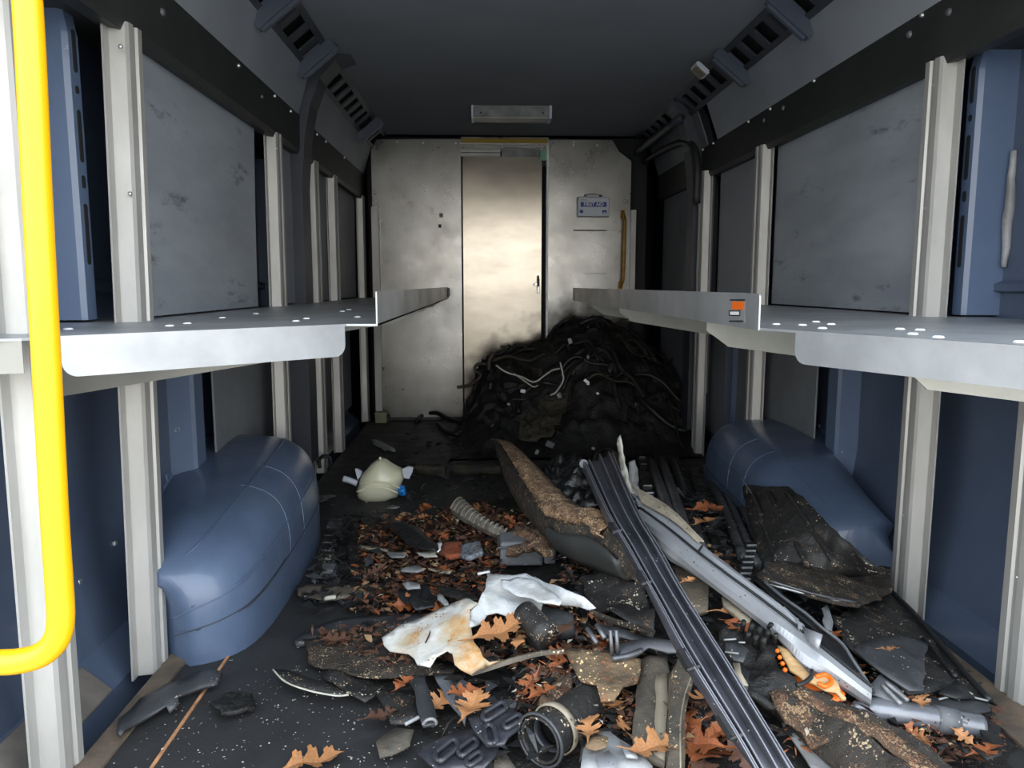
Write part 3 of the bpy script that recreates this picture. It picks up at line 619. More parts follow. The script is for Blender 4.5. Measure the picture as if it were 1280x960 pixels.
# fine rubble lying under everything (one countless mass)
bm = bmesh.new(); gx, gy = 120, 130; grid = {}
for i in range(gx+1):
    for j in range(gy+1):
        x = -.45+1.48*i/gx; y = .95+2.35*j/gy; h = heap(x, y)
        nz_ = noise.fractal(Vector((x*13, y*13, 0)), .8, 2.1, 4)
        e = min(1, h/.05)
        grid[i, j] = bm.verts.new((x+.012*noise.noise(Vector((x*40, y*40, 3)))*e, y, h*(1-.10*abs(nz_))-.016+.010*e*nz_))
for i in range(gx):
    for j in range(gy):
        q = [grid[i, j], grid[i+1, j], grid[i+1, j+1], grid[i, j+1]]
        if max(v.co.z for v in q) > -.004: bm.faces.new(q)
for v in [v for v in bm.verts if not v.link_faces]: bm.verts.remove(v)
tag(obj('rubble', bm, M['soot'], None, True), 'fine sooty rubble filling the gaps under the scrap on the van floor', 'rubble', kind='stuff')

# --- long rails
def Zs(l): return [Z(*p) for p in l]
RL = Zs([(728, 580, .34), (757, 643, .325), (781, 683, .305), (813, 741, .275), (852, 815, .235), (892, 880, .19), (929, 939, .15), (960, 990, .11)])
RR = Zs([(766, 566, .35), (799, 642, .33), (826, 687, .31), (852, 735, .285), (881, 782, .255), (914, 834, .22), (950, 893, .18), (990, 957, .14), (1025, 1010, .10)])
rl = thing('plastic_rail', 'long black ribbed plastic rail lying diagonally on top of the scrap heap', 'scrap rail', tuple(RL[-1]))
strip('channel', RL, RR, [(0, -.016), (0, 0), (.03, .005), (.09, .005), (.11, -.006), (.17, -.006), (.19, .007), (.25, .007), (.28, -.003), (.50, -.005), (.53, .009), (.59, .009), (.62, -.003), (.80, -.005), (.83, .007), (.90, .007), (.93, .001), (1, .001), (1, -.018)], M['glossb'], rl, 70, .0025)
A_ = catmull(RL, 70); B_ = catmull(RR, 70)
for s_, h_ in ((.04, .0065), (.10, .006), (.22, .008), (.56, .011), (.865, .008), (.985, .002)):
    pts_ = []
    for i in range(0, 70):
        t = (A_[min(i+1, 69)]-A_[max(i-1, 0)]).normalized(); n_ = t.cross(B_[i]-A_[i]).normalized(); n_ = n_ if n_.z > 0 else -n_
        pts_.append(A_[i].lerp(B_[i], s_)+n_*h_)
    tube('ridge', pts_, .0014, M['ridge'], rl, 6, 70)
for k in (14, 27, 41, 54):
    c = A_[k]; t = (A_[k+1]-A_[k-1]).normalized()
    bm = bmesh.new(); bmesh.ops.create_cube(bm, size=1, matrix=Matrix.Translation(c+Vector((-.002, 0, .002))) @ t.to_track_quat('Y', 'Z').to_matrix().to_4x4() @ Matrix.Diagonal((.014, .035, .012, 1)))
    add_tube(bm, [c+t*.018+Vector((-.008, 0, 0)), c+t*.018+Vector((.012, 0, .006))], .004, 6, 2); obj('clip', bm, M['black'], rl)
bm = bmesh.new(); bmesh.ops.create_cone(bm, cap_ends=True, segments=12, radius1=.012, radius2=.012, depth=.012, matrix=Matrix.Translation(RL[0]+Vector((.003, 0, 0))) @ Matrix.Rotation(R(70), 4, 'X')); obj('end_lug', bm, M['greyp'], rl)
G_ = Zs([(800, 636, .30), (836, 662, .285), (868, 688, .27), (906, 717, .25), (943, 744, .23), (980, 772, .21), (1003, 790, .19), (1046, 825, .165), (1090, 860, .14)])
Lo = Zs([(798, 650, .27), (826, 684, .26), (852, 705, .245), (892, 736, .22), (930, 765, .20), (975, 800, .18), (1005, 828, .16), (1046, 852, .14), (1088, 880, .12)])
Up = Zs([(789, 616, .315), (821, 634, .305), (847, 652, .295), (876, 680, .28), (906, 703, .26), (943, 732, .24), (980, 760, .22), (1003, 782, .205)])
tr = thing('body_trim', 'long silver-grey painted body trim running down the right of the heap', 'scrap trim', tuple(G_[-1]))
strip('lower_rail', Lo, G_, [(0, -.02), (0, -.004), (.2, .007), (.5, .011), (.85, .006), (1, 0), (1, -.01)], M['silver'], tr, 60, .003)
tube('panel_joint', [p+Vector((0, 0, .003)) for p in G_], .0028, M['dark'], tr, 5, 50)
strip('upper_flange', G_[:7]+[G_[6]], Up, [(0.03, -.008), (.06, .001), (.5, .006), (1, .001), (1, -.014)], M['silver'], tr, 50, .003)
strip('beige_underlay', Zs([(802, 628, .315), (840, 650, .305), (872, 678, .285)]), Zs([(790, 606, .325), (836, 633, .32), (880, 676, .29)]), [(0, 0), (.5, .004), (1, 0)], M['tan'], tr, 12, .003)
sheet('bent_flap', Zs([(1003, 783, .205), (1027, 793, .21), (1022, 812, .19), (1008, 800, .19)]), M['silver'], tr, .003, .002)
sheet('joint_gap', Zs([(872, 688, .277), (877, 681, .288), (879, 682, .288), (874, 690, .277)]), M['dark'], tr, .001, 0, jag=0)
# --- white splinters standing up
tag(sheet('plastic_splinter', [Y(*p) for p in ((775, 543, 2.1), (779, 565, 2.08), (786, 600, 2.04), (796, 625, 2.0), (790, 622, 2.0), (780, 600, 2.05), (773, 575, 2.1), (771, 552, 2.12))], M['woodw'], None, .004, .003, cell=.012), 'tall thin white plastic splinter standing up beside the top of the black rail', 'splinter')
tag(sheet('plastic_splinter', [Y(*p) for p in ((786, 577, 2.14), (794, 574, 2.14), (799, 600, 2.12), (798, 634, 2.06), (788, 622, 2.08), (784, 600, 2.12))], M['greyl'], None, .004, .003, cell=.012), 'short pale grey broken panel standing right of the tall white splinter', 'splinter')
# --- curved bumper cover with mulch on its top edge
bu = thing('bumper_cover', 'dark curved bumper cover with tan mulch stuck along its upper edge', 'bumper', tuple(Z(760, 715, .08)))
bR = Zs([(634, 551, .24), (648, 561, .25), (663, 576, .26), (678, 592, .27), (695, 612, .28), (710, 627, .285), (729, 635, .29), (752, 638, .295), (775, 650, .30), (808, 690, .28)])
bL = Zs([(627, 557, .20), (631, 590, .18), (643, 625, .165), (662, 652, .16), (684, 674, .16), (706, 693, .165), (728, 706, .17), (754, 718, .175), (780, 725, .18), (812, 726, .19)])
prof = [(0, -.01), (.02, .0), (.1, .022), (.3, .045), (.55, .05), (.8, .035), (.95, .012), (1, 0), (1, -.02)]
strip('cover', bL, bR, prof, M['bark'], bu, 60, .004, amp=.004, smooth=True)
strip('smooth_skin', [bL[i].lerp(bR[i], .04) for i in range(5, 10)], [bL[i].lerp(bR[i], .5) for i in range(5, 10)], [(0, .016), (.2, .036), (.5, .052), (.8, .060), (1, .058)], M['smooth'], bu, 24, .002, smooth=True)
strip('mulch_layer', [bL[i].lerp(bR[i], .68) for i in range(9)], bR[:9], [(0, .044), (.2, .056), (.5, .05), (.8, .036), (1, .014), (1, -.01)], M['mulchl'], bu, 90, .004, amp=.016, smooth=True, nf=60)

# --- charred pieces and ribbed black panels
piece('charred_bundle', 'charred black crinkled bundle between the bumper cover and the black rail', 'charred scrap', fB, [(150, 110), (200, 60), (300, 50), (350, 90), (410, 220), (410, 280), (330, 290), (250, 255), (190, 180)], 'crink', .13, .01, .04, nf=20, cell=.010)
tube('bent_strap', [Q(740, 583, .12), Q(748, 566, .14), Q(760, 562, .15), Q(769, 568, .14), Q(772, 585, .12)], .007, M['wirer'], None, 6)
tag(bpy.data.objects['bent_strap'], 'rusty bent strap arching behind the top end of the black rail', 'strap')
def ribbed(label, base, ribs, r, grp=None, dz=.02):
    t = thing('ribbed_sheet', label, 'scrap panel', tuple(Q(*base[0], dz)))
    sheet('panel', [Q(a, b, dz) for a, b in base], M['blackd'], t, .004, .006)
    for rb in ribs: tube('rib', [Q(a, b, dz+.012) for a, b in rb], r, M['dustrib'], t, 10, 14, wob=.002)
    return t
t = ribbed('dusty black panel with three thick ribs just right of the pale splinters', [(798, 572), (845, 566), (862, 600), (890, 690), (880, 712), (840, 680), (808, 640)], [[(815, 578), (825, 610), (842, 655)], [(827, 575), (840, 615), (858, 668)], [(841, 577), (853, 610), (876, 688)]], .017, dz=.03)
for i in range(8):
    p = Q(802+i*1.6, 572+i*9, .05); box('clip', p.x-.016, p.x+.016, p.y-.012, p.y+.012, p.z-.01, p.z+.008, M['black'], t, .004)
    box('clip_edge', p.x-.012, p.x+.012, p.y-.014, p.y-.012, p.z+.004, p.z+.008, M['greyl'], t)
t = ribbed('dusty black panel with three ribs in front of the right wheel arch', [(862, 586), (882, 582), (925, 598), (965, 705), (940, 728), (896, 700)], [[(880, 585), (905, 635), (930, 700)], [(893, 590), (917, 640), (945, 706)], [(907, 600), (935, 650), (962, 712)]], .014, dz=.025)
for i in range(7):
    p = Q(938-i*1.5, 682+i*7, .045); box('clip', p.x-.016, p.x+.016, p.y-.01, p.y+.01, p.z-.01, p.z+.008, M['black'], t, .004)
    box('clip_edge', p.x-.012, p.x+.012, p.y-.012, p.y-.01, p.z+.003, p.z+.007, M['greyl'], t)
piece('metal_bracket', 'small pale worn bracket lying at the top of the right ribbed panel', 'bracket', lambda a, b: (a, b), [(893, 587), (898, 586), (921, 602), (919, 608), (906, 602)], 'alud', .06, .004, .002)
bb = tag(sheet('black_board', [Z(*q) for q in ((928, 606, .19), (985, 609, .27), (1003, 620, .28), (1043, 664, .25), (1083, 707, .21), (1108, 716, .17), (1058, 722, .14), (968, 722, .14), (945, 700, .15))], M['blackd'], None, .006, .004), 'wide flat black board sloping down along the right wheel arch', 'scrap board')
for a, b in (((942, 618, .215), (972, 708, .165)), ((962, 616, .24), (1010, 708, .185)), ((984, 616, .275), (1046, 708, .205))):
    tube('stiffener', [Z(a[0], a[1], a[2]), Z(b[0], b[1], b[2])], .007, M['blackd'], bpy.data.objects['black_board'], 6)
tube('light_edge', [Z(921, 587, .2), Z(934, 608, .2), Z(947, 629, .2)], .002, M['greyl'], bpy.data.objects['black_board'], 5)
piece('crusted_board', 'mulch-crusted board with a bright metal front edge at the foot of the right wheel arch', 'scrap board', fE, [(20, 215), (100, 165), (280, 150), (480, 175), (650, 195), (660, 290), (570, 330), (500, 362), (280, 310), (60, 252)], 'crust', .085, .008, .01)
cb = bpy.data.objects['crusted_board']
tube('metal_edge', QQ(fE, [(60, 258), (280, 316), (500, 366)], .08), .0035, M['alush'], cb, 6); tube('metal_edge', QQ(fE, [(80, 248), (300, 312), (490, 350)], .088), .0025, M['alud'], cb, 6); tube('metal_edge', QQ(fE, [(300, 325), (400, 350), (508, 374)], .045), .0025, M['alush'], cb, 6)
piece('black_sheet', 'large dull black plastic sheet against the foot of the right wall', 'scrap sheet', fE, [(380, 420), (520, 355), (655, 300), (740, 385), (820, 470), (960, 640), (1110, 800), (1060, 810), (960, 760), (880, 770), (740, 785), (560, 640), (430, 545)], 'blackd', .045, .004, .01)
tube('rolled_edge', QQ(fE, [(655, 298), (760, 400), (880, 540), (1000, 680), (1120, 810)], .055), .006, M['black'], bpy.data.objects['black_sheet'], 8)
tube('rolled_edge', QQ(fE, [(810, 520), (880, 610), (960, 700)], .055), .005, M['black'], bpy.data.objects['black_sheet'], 8)
piece('cracked_sheet', 'scuffed dark grey cracked sheet lying on the large black sheet', 'scrap sheet', fE, [(480, 560), (560, 515), (660, 500), (760, 515), (826, 545), (812, 640), (815, 690), (808, 765), (740, 760), (640, 700), (560, 640)], 'greyd', .07, .004, .006)
piece('black_fairing', 'long black fairing strip with a shiny edge right of the silver trim', 'scrap trim', fE, [(5, 235), (60, 250), (140, 310), (260, 390), (340, 470), (430, 540), (500, 640), (580, 775), (540, 760), (440, 650), (320, 560), (320, 500), (200, 400), (90, 320)], 'black', .075, .004, .004)
tube('shiny_edge', QQ(fE, [(60, 255), (150, 330), (250, 400), (330, 470), (420, 540), (480, 630), (560, 750)], .085), .003, M['greyp'], bpy.data.objects['black_fairing'], 6)
piece('metal_offcut', 'small bright curled metal offcut beside an orange leaf on the black sheet', 'offcut', fE, [(330, 375), (355, 360), (370, 400), (383, 440), (378, 500), (350, 480), (332, 430)], 'alush', .08, .003, .004)
piece('trim_offcut', 'grey double-ridged trim offcut at the lower end of the silver trim', 'offcut', fE, [(590, 705), (618, 680), (660, 720), (740, 810), (700, 832), (620, 800), (560, 775), (550, 750)], 'greyp', .06, .005, .004)
for a, b in (((612, 740), (700, 828)), ((630, 728), (735, 812))): tube('ridge', QQ(fE, [a, b], .068), .0035, M['greyl'], bpy.data.objects['trim_offcut'], 6)
piece('bent_sheet', 'dark grey curved sheet with a bright edge beside the lower right upright', 'scrap sheet', fE, [(870, 800), (980, 785), (1110, 808), (1125, 850), (1000, 872), (900, 880), (740, 850), (730, 800)], 'greyd', .05, .004, .006)
tube('bright_edge', QQ(fE, [(880, 806), (980, 787), (1110, 812)], .055), .002, M['greyl'], bpy.data.objects['bent_sheet'], 5)
piece('black_shard', 'pointed black shard rising beside the lower right wall', 'shard', fE, [(880, 775), (920, 745), (960, 715), (1000, 750), (1050, 795), (960, 800)], 'black', .06, .004, .004)
# --- pipe, log, torn end
pp = thing('exhaust_pipe', 'shiny dark grey pipe with a collar at the lower right', 'pipe', tuple(Q(1150, 898, .03)))
pc_ = [Q(1066, 884, .035), Q(1110, 889, .04), Q(1168, 898, .04), Q(1226, 908, .04)]
tube('pipe', pc_, lambda t: .008+.012*min(1, t*5), M['pipe'], pp, 18, 40); tube('collar', [pc_[2], pc_[2].lerp(pc_[3], .45)], .0225, M['greyp'], pp, 18, 3)
piece('torn_rubber', 'torn black rubber sleeve at the right end of the shiny pipe', 'scrap', lambda a, b: (a, b), [(1222, 884), (1240, 880), (1252, 905), (1250, 945), (1235, 950), (1215, 935), (1228, 915)], 'char', .05, .006, .02)
lg = thing('crusted_duct', 'thick dark duct crusted with pale mulch in the bottom right corner', 'duct', tuple(Q(1090, 930, 0)))
LU = [Q(*p) for p in ((985, 858, .03), (1012, 866, .04), (1046, 878, .04), (1085, 893, .04), (1125, 915, .03), (1170, 945, .03), (1215, 985, .02))]
LD = [Q(*p) for p in ((960, 868, .03), (980, 900, .02), (1005, 925, .02), (1035, 950, .02), (1060, 972, .02), (1090, 995, .02), (1125, 1025, .02))]
strip('shell', LD, LU, [(0, -.03), (0, 0), (.15, .02), (.4, .035), (.55, .02), (.75, .032), (.92, .016), (1, 0), (1, -.03)], M['crust'], lg, 50, .004, amp=.012, smooth=True, nf=18)
strip('mulch_band', [a.lerp(b, .45) for a, b in zip(LD, LU)], [a.lerp(b, .68) for a, b in zip(LD, LU)], [(0, .034), (.5, .032), (1, .034)], M['mulch'], lg, 40, .003, amp=.008, smooth=True, nf=30)
piece('pale_liner', 'pale torn liner sticking out under the crusted duct at the bottom edge', 'liner', fD, [(740, 770), (800, 790), (870, 810), (920, 880), (990, 960), (1040, 1010), (900, 1010), (860, 940), (800, 860)], 'greyl', .012, .004, .01)
piece('shredded_mat', 'shredded mulch-covered matting below the charred black housing', 'matting', fD, [(680, 650), (720, 620), (790, 650), (880, 700), (930, 790), (960, 850), (880, 850), (840, 790), (760, 770), (710, 720)], 'mulch', .05, .006, .03)
# --- charred housing, orange piece
ch = thing('charred_housing', 'charred black housing with blue-grey facets right of the black rail', 'charred scrap', tuple(Q(935, 830, 0)))
sheet('body', QQ(fD, [(430, 310), (560, 300), (640, 295), (690, 340), (720, 420), (730, 520), (810, 600), (790, 670), (700, 690), (620, 670), (540, 640), (500, 540), (450, 420)], .06), M['char'], ch, .01, .03, 18, .008, .014)
sheet('facet', QQ(fD, [(470, 380), (540, 385), (585, 420), (560, 480), (520, 470), (480, 430)], .085), M['greyd'], ch, .004, .002)
sheet('facet', QQ(fD, [(480, 470), (555, 480), (590, 530), (580, 620), (540, 600), (500, 540)], .085), M['black'], ch, .004, .002)
sheet('torn_label', QQ(fD, [(512, 485), (545, 485), (552, 530), (585, 590), (545, 590), (528, 540)], .095), M['tan'], ch, .002, .002)
for a, b, c_, d_ in ((470, 375, 528, 372), (540, 388, 570, 388), (475, 432, 540, 440)): tube('bright_edge', QQ(fD, [(a, b), (c_, d_)], .093), .0018, M['greyl'], ch, 5, 2)
for i in range(9):
    a, b = 560+i*18, 330+(i*53) % 90; tube('broken_fin', [Q(*fD(a, b), .08), Q(*fD(a+6, b-40), .11)], .005, M['char'], ch, 6, 4, wob=.004)
for a, b in ((722, 427), (733, 458), (746, 487), (758, 517)):
    p = Q(*fD(a, b), .085); bm = bmesh.new(); bmesh.ops.create_uvsphere(bm, u_segments=10, v_segments=6, radius=.0042, matrix=Matrix.Translation(p)); obj('orange_stud', bm, M['orange'], ch, True)
og = thing('orange_cover', 'bright orange plastic cover filled with splintered tan foam under the silver trim', 'cover', tuple(Q(1030, 855, .02)))
sheet('shell', QQ(fE, [(190, 695), (250, 685), (300, 695), (350, 690), (400, 735), (440, 785), (405, 812), (320, 800), (235, 760)], .06), M['orange'], og, .012, .003, 14, .002, .01)
sheet('foam', QQ(fE, [(118, 545), (165, 562), (190, 610), (245, 658), (285, 705), (370, 700), (405, 735), (443, 797), (425, 798), (398, 765), (300, 738), (240, 712), (180, 665), (150, 612)], .078), M['wood'], og, .006, .006, 30, .003, .01)
tube('foam_fold', QQ(fE, [(300, 700), (345, 690), (375, 720), (345, 745), (310, 730)], .082), .004, M['orange'], og, 8); tube('dark_strap', QQ(fE, [(210, 740), (250, 725), (278, 700), (282, 670)], .085), .004, M['black'], og, 6)
piece('grimy_board', 'grimy grey-brown board end between the black rail and the silver trim', 'board', fD, [(240, 25), (300, 5), (350, 40), (388, 95), (392, 225), (345, 238), (300, 180), (262, 120)], 'plank', .07, .012, .004)
piece('tan_strip', 'short beige slat tucked under the silver trim', 'slat', fD, [(460, 172), (490, 163), (605, 268), (585, 300), (540, 270), (470, 212)], 'tan', .08, .010, .002, jag=.002)
# --- planks
pl = piece('ribbed_plank', 'upright grimy grey plank with a lighter centre strip at the bottom centre', 'plank', fD, [(62, 492), (100, 452), (200, 456), (215, 530), (205, 700), (195, 800), (188, 960), (45, 880), (55, 700)], 'plank', .05, .012, .003)
sheet('centre_strip', QQ(fD, [(150, 535), (200, 530), (205, 700), (190, 940), (140, 910), (148, 700)], .056), M['tan'], pl, .006, .002, 14, .002)
cvL = QQ(fD, [(250, 480), (215, 560), (208, 700), (200, 850), (195, 980)], .06); cvR = QQ(fD, [(300, 450), (318, 530), (285, 640), (266, 760), (266, 980)], .075)
cp = thing('curved_plank', 'curved brown-grey strip with a pale edge right of the upright plank', 'plank', tuple(cvL[-1]))
strip('board', cvL, cvR, [(0, 0), (.3, .006), (.7, .004), (1, 0), (1, -.012)], M['plank'], cp, 30, .006, amp=.003); tube('pale_edge', [p+Vector((0, 0, .0)) for p in cvR], .0014, M['tan'], cp, 5)
piece('black_plastic', 'smooth black panel glimpsed left of the rail near the bottom edge', 'panel', fD, [(300, 545), (330, 560), (430, 680), (530, 830), (400, 790), (278, 732)], 'black', .03, .004, .003)
# --- hose
hs = thing('air_hose', 'open-ended black air intake hose with a worn metal clamp, bottom centre', 'hose', tuple(Q(700, 915, 0)))
h0 = Q(674, 926, .044); hd = Vector((.66, .75, 0)).normalized(); hp = [h0, h0+hd*.05, h0+hd*.11, h0+hd*.17, h0+Vector((.66*.23, .75*.23+.01, -.012))]
o = tube('hose_body', hp, lambda t: .040-.006*t, M['blackd'], hs, 28, 40, cap=False); solid(o, .004, -1)
o = tube('hose_clamp', [hp[1].lerp(hp[0], .2), hp[1].lerp(hp[2], .05)], .0415, M['tan'], hs, 28, 3, cap=False); solid(o, .003, 1)
o = tube('mouth_ring', [hp[0], hp[0].lerp(hp[1], .12)], .043, M['greyd'], hs, 28, 3, cap=False); solid(o, .004, 1)
o = tube('inner_lip', [hp[0].lerp(hp[1], .5), hp[0].lerp(hp[1], .9)], .032, M['glossb'], hs, 24, 3, cap=False); solid(o, .003, -1)
# --- embossed plates
def embossed(label, outline, loops, dz=.03):
    t = thing('heat_shield', label, 'heat shield', tuple(Q(*fC(*outline[0]), 0)))
    sheet('plate', QQ(fC, outline, dz), M['glossb'], t, .005, .003, 12, .003)
    for (cx_, cy_, lx, ly, wd) in loops:
        d = Vector((lx, ly)); u = d.normalized(); n_ = Vector((-u.y, u.x)); P = []
        for k in range(16):
            a = 2*math.pi*k/16; q = u*(math.cos(a)*wd+(d.length/2 if math.cos(a) > 0 else -d.length/2))+n_*math.sin(a)*wd
            P.append(Q(*fC(cx_+q.x, cy_+q.y), dz+.006))
        P.append(P[0]); tube('embossed_bead', P, .0045, M['glossb'], t, 8, 48)
    return t
embossed('glossy black embossed heat shield piece left of the hose mouth', [(470, 745), (540, 700), (600, 665), (660, 690), (735, 735), (715, 790), (660, 830), (640, 865), (560, 872), (500, 800)], [(595, 712, 70, -45, 20), (680, 760, 50, -30, 16), (575, 820, 10, 40, 24)], .05)
embossed('glossy black embossed heat shield piece at the bottom edge, left of centre', [(232, 905), (290, 860), (390, 812), (520, 780), (625, 850), (600, 920), (540, 985), (330, 985)], [(370, 895, 60, -50, 24), (470, 880, 50, -40, 20), (500, 935, 40, -30, 16)], .03)
piece('grey_strip', 'long dark grey strip slanting under the white torn paint to the heat shields', 'strip', fC, [(308, 535), (440, 545), (500, 600), (470, 690), (455, 770), (400, 690), (350, 610)], 'greyp', .02, .004, .003)
piece('grey_strip', 'dull grey strip poking out below the left heat shield at the bottom edge', 'strip', fC, [(590, 890), (625, 870), (700, 985), (590, 985)], 'plank', .01, .004, .003)
# --- bottom folded bright piece
bf = piece('folded_bracket', 'pale grey folded bracket with rounded pockets at the bottom centre edge', 'bracket', fC, [(1015, 885), (1075, 790), (1140, 800), (1180, 830), (1280, 905), (1340, 985), (1290, 1000), (1000, 1000)], 'greyl', .05, .006, .012)
for q in ([(1070, 925), (1130, 895), (1165, 925), (1180, 990), (1090, 990)], [(1185, 850), (1250, 890), (1270, 930), (1215, 925)]): sheet('pocket', QQ(fC, q, .066), M['silver'], bf, .004, .001, 12, .001)
sheet('stained_face', QQ(fC, [(1020, 880), (1070, 810), (1130, 830), (1120, 880), (1070, 895)], .066), M['tancrust'], bf, .003, .003)
# --- torn white paint skin
wp = thing('torn_paint_skin', 'large torn white painted bumper skin with orange stains in the middle of the floor', 'torn sheet', tuple(Q(560, 800, 0)))
sheet('stained_part', QQ(fC, [(65, 370, .06), (150, 312, .07), (300, 250, .08), (450, 178, .10), (515, 205, .11), (478, 240, .10), (480, 300, .09), (500, 390, .08), (570, 490, .07), (640, 478, .06), (560, 520, .05), (490, 545, .05), (440, 525, .06), (408, 495, .07), (396, 440, .075), (370, 426, .075), (320, 450, .07), (290, 500, .06), (230, 495, .055), (190, 440, .06), (100, 420, .055)], .06), M['paint'], wp, .0035, .008, 9, .004, .016)
sheet('clean_part', QQ(fC, [(515, 205, .11), (540, 150, .12), (560, 66, .10), (640, 78, .10), (720, 68, .10), (800, 92, .10), (900, 130, .11), (1015, 185, .10), (1070, 240, .08), (1000, 222, .08), (905, 205, .09), (820, 200, .08), (812, 250, .07), (720, 232, .08), (700, 280, .07), (560, 270, .08), (540, 310, .075), (480, 330, .085), (478, 240, .10)], .1), M['paint2'], wp, .0035, .010, 12, .004, .014)
sheet('folded_flap', QQ(fC, [(625, 95), (700, 80), (800, 100), (870, 150), (915, 190), (900, 207), (800, 195), (700, 165), (640, 130)], .122), M['paint2'], wp, .003, .006, 20, .003, .012)
strip('brown_edge', QQ(fC, [(490, 546), (640, 500), (800, 455), (925, 440)], .06), QQ(fC, [(560, 505), (680, 455), (800, 428), (922, 415)], .065), [(0, 0), (.5, .006), (1, 0)], M['plank'], wp, 20, .004, amp=.003)
tube('crack', QQ(fC, [(318, 270, .083), (300, 320, .079), (285, 360, .078), (270, 390, .076)], .07), .0016, M['dark'], wp, 4)
strip_o = strip('edge_trim', QQ(fC, [(1060, 262), (1150, 300), (1280, 335), (1340, 355)], .07), QQ(fC, [(1040, 225), (1150, 270), (1280, 312), (1345, 340)], .08), [(0, 0), (.5, .005), (1, 0)], M['crust'], None, 16, .004, amp=.003)
tag(strip_o, 'mulch-dusted edge strip running from the white torn skin toward the black rail', 'strip')
# --- pieces around
piece('crusted_sheet', 'dark sheet covered in tan mulch crumbs left of the white torn skin', 'scrap sheet', f6, [(230, 300), (420, 290), (640, 262), (700, 330), (800, 400), (1000, 440), (980, 480), (800, 478), (680, 492), (470, 490), (260, 420), (250, 350)], 'crust', .022, .005, .012)
wl_ = piece('white_edged_sliver', 'curved dark sliver with a white front edge on the bare mat', 'sliver', f6, [(80, 462), (150, 465), (270, 515), (400, 558), (465, 592), (400, 594), (270, 570), (150, 525)], 'blackd', .03, .004, .003)
tube('white_edge', [Q(*f6(a, b), .03) for a, b in ((85, 468), (150, 530), (270, 574), (400, 598), (463, 594))], .0019, M['woodw'], wl_, 6)
piece('black_flake', 'folded black flake under the mulch-covered sheet', 'flake', f6, [(318, 472), (480, 480), (640, 552), (600, 590), (545, 625), (450, 590), (380, 540)], 'blackd', .015, .004, .012)
piece('black_flake', 'ragged black flake with a worn silver tip lying left of the curled grey channel', 'flake', f6, [(600, 580), (650, 556), (770, 570), (800, 640), (822, 700), (740, 740), (672, 745), (640, 650)], 'blackd', .02, .004, .012)
tube('silver_tip', [Q(*f6(745, 742), .03), Q(*f6(815, 705), .032)], .0035, M['greyl'], bpy.data.objects['black_flake.001'], 6)
cc = piece('curled_channel', 'dark grey channel with a curled end pointing to the bottom of the picture', 'channel', f6, [(765, 500), (845, 495), (870, 600), (905, 735), (835, 748), (800, 640)], 'greyd', .03, .005, .004)
tube('curled_end', [Q(*f6(835, 742), .03), Q(*f6(855, 720), .04), Q(*f6(885, 715), .04), Q(*f6(902, 735), .03), Q(*f6(880, 750), .02)], .003, M['greyl'], cc, 6)
piece('trough_offcut', 'small dusty trough-shaped offcut alone on the mat at the bottom', 'offcut', f6, [(600, 825), (640, 790), (700, 758), (790, 768), (765, 840), (700, 875), (620, 905)], 'plank', .02, .004, .004)
piece('dark_plank', 'long dark flat plank lying across the mat right of the left wheel arch', 'plank', f6, [(190, 312), (300, 250), (420, 210), (640, 190), (835, 170), (835, 212), (700, 255), (420, 292), (200, 335)], 'greyd', .015, .012, .003)
ds = piece('dusty_strip', 'dusty brown strip with a white tip above the long dark plank', 'strip', f6, [(200, 45), (450, 40), (700, 35), (725, 68), (560, 85), (400, 112), (340, 118), (210, 92)], 'plank', .022, .006, .004)
tube('white_tip', [Q(*f6(342, 112), .026), Q(*f6(400, 104), .028)], .006, M['woodw'], ds, 6)
piece('broken_rail_cover', 'broken black rail cover lying by the foot of the second left upright', 'scrap', f5, [(590, 700), (700, 600), (760, 560), (830, 530), (900, 525), (1040, 460), (1110, 490), (1080, 530), (1000, 548), (890, 600), (890, 632), (845, 665), (830, 640), (720, 700), (620, 762), (600, 795), (580, 770)], 'greyd', .025, .008, .008)
piece('charred_lump', 'small charred crusty lump alone on the mat', 'charred scrap', f5, [(1050, 610), (1130, 570), (1260, 572), (1272, 640), (1200, 665), (1110, 682), (1060, 645)], 'char', .025, .008, .02, cell=.01)
# centre
tb = thing('rubber_elbow', 'short dusty black rubber tube on the right part of the white torn skin', 'tube', tuple(Q(*fC(790, 300), .05)))
o = tube('tube_body', [Q(*fC(735, 248), .10), Q(*fC(845, 358), .09)], .026, M['blackd'], tb, 16, 6); 
o = tube('tube_foot', [Q(*fC(790, 350), .06), Q(*fC(850, 410), .05)], .022, M['black'], tb, 14, 4)
bl = piece('rubber_block', 'olive-grey rubber block between the rubber tube and the folded white skin', 'block', fC, [(820, 215), (890, 225), (965, 255), (968, 305), (900, 320), (815, 265)], 'greyd', .075, .03, .005)
piece('torn_bracket', 'torn tan-stained bracket sheet below the white skin, left of the upright plank', 'bracket', fC, [(925, 415), (1000, 408), (1090, 440), (1180, 450), (1282, 470), (1270, 560), (1200, 595), (1155, 672), (1095, 672), (1075, 590), (1000, 550), (950, 480)], 'tancrust', .07, .005, .014)
piece('mulch_clump', 'matted clump of mulch and needles above the hose', 'clump', fC, [(880, 495), (960, 550), (975, 680), (905, 745), (820, 705), (830, 610)], 'mulch', .05, .02, .03, cell=.012)
piece('black_cloth', 'black limp cloth-like sheet with crumbs under the bumper cover', 'cloth', fC, [(990, 70), (1080, 30), (1180, 60), (1290, 130), (1350, 240), (1340, 345), (1200, 290), (1080, 240), (1020, 170)], 'blackd', .06, .004, .02)
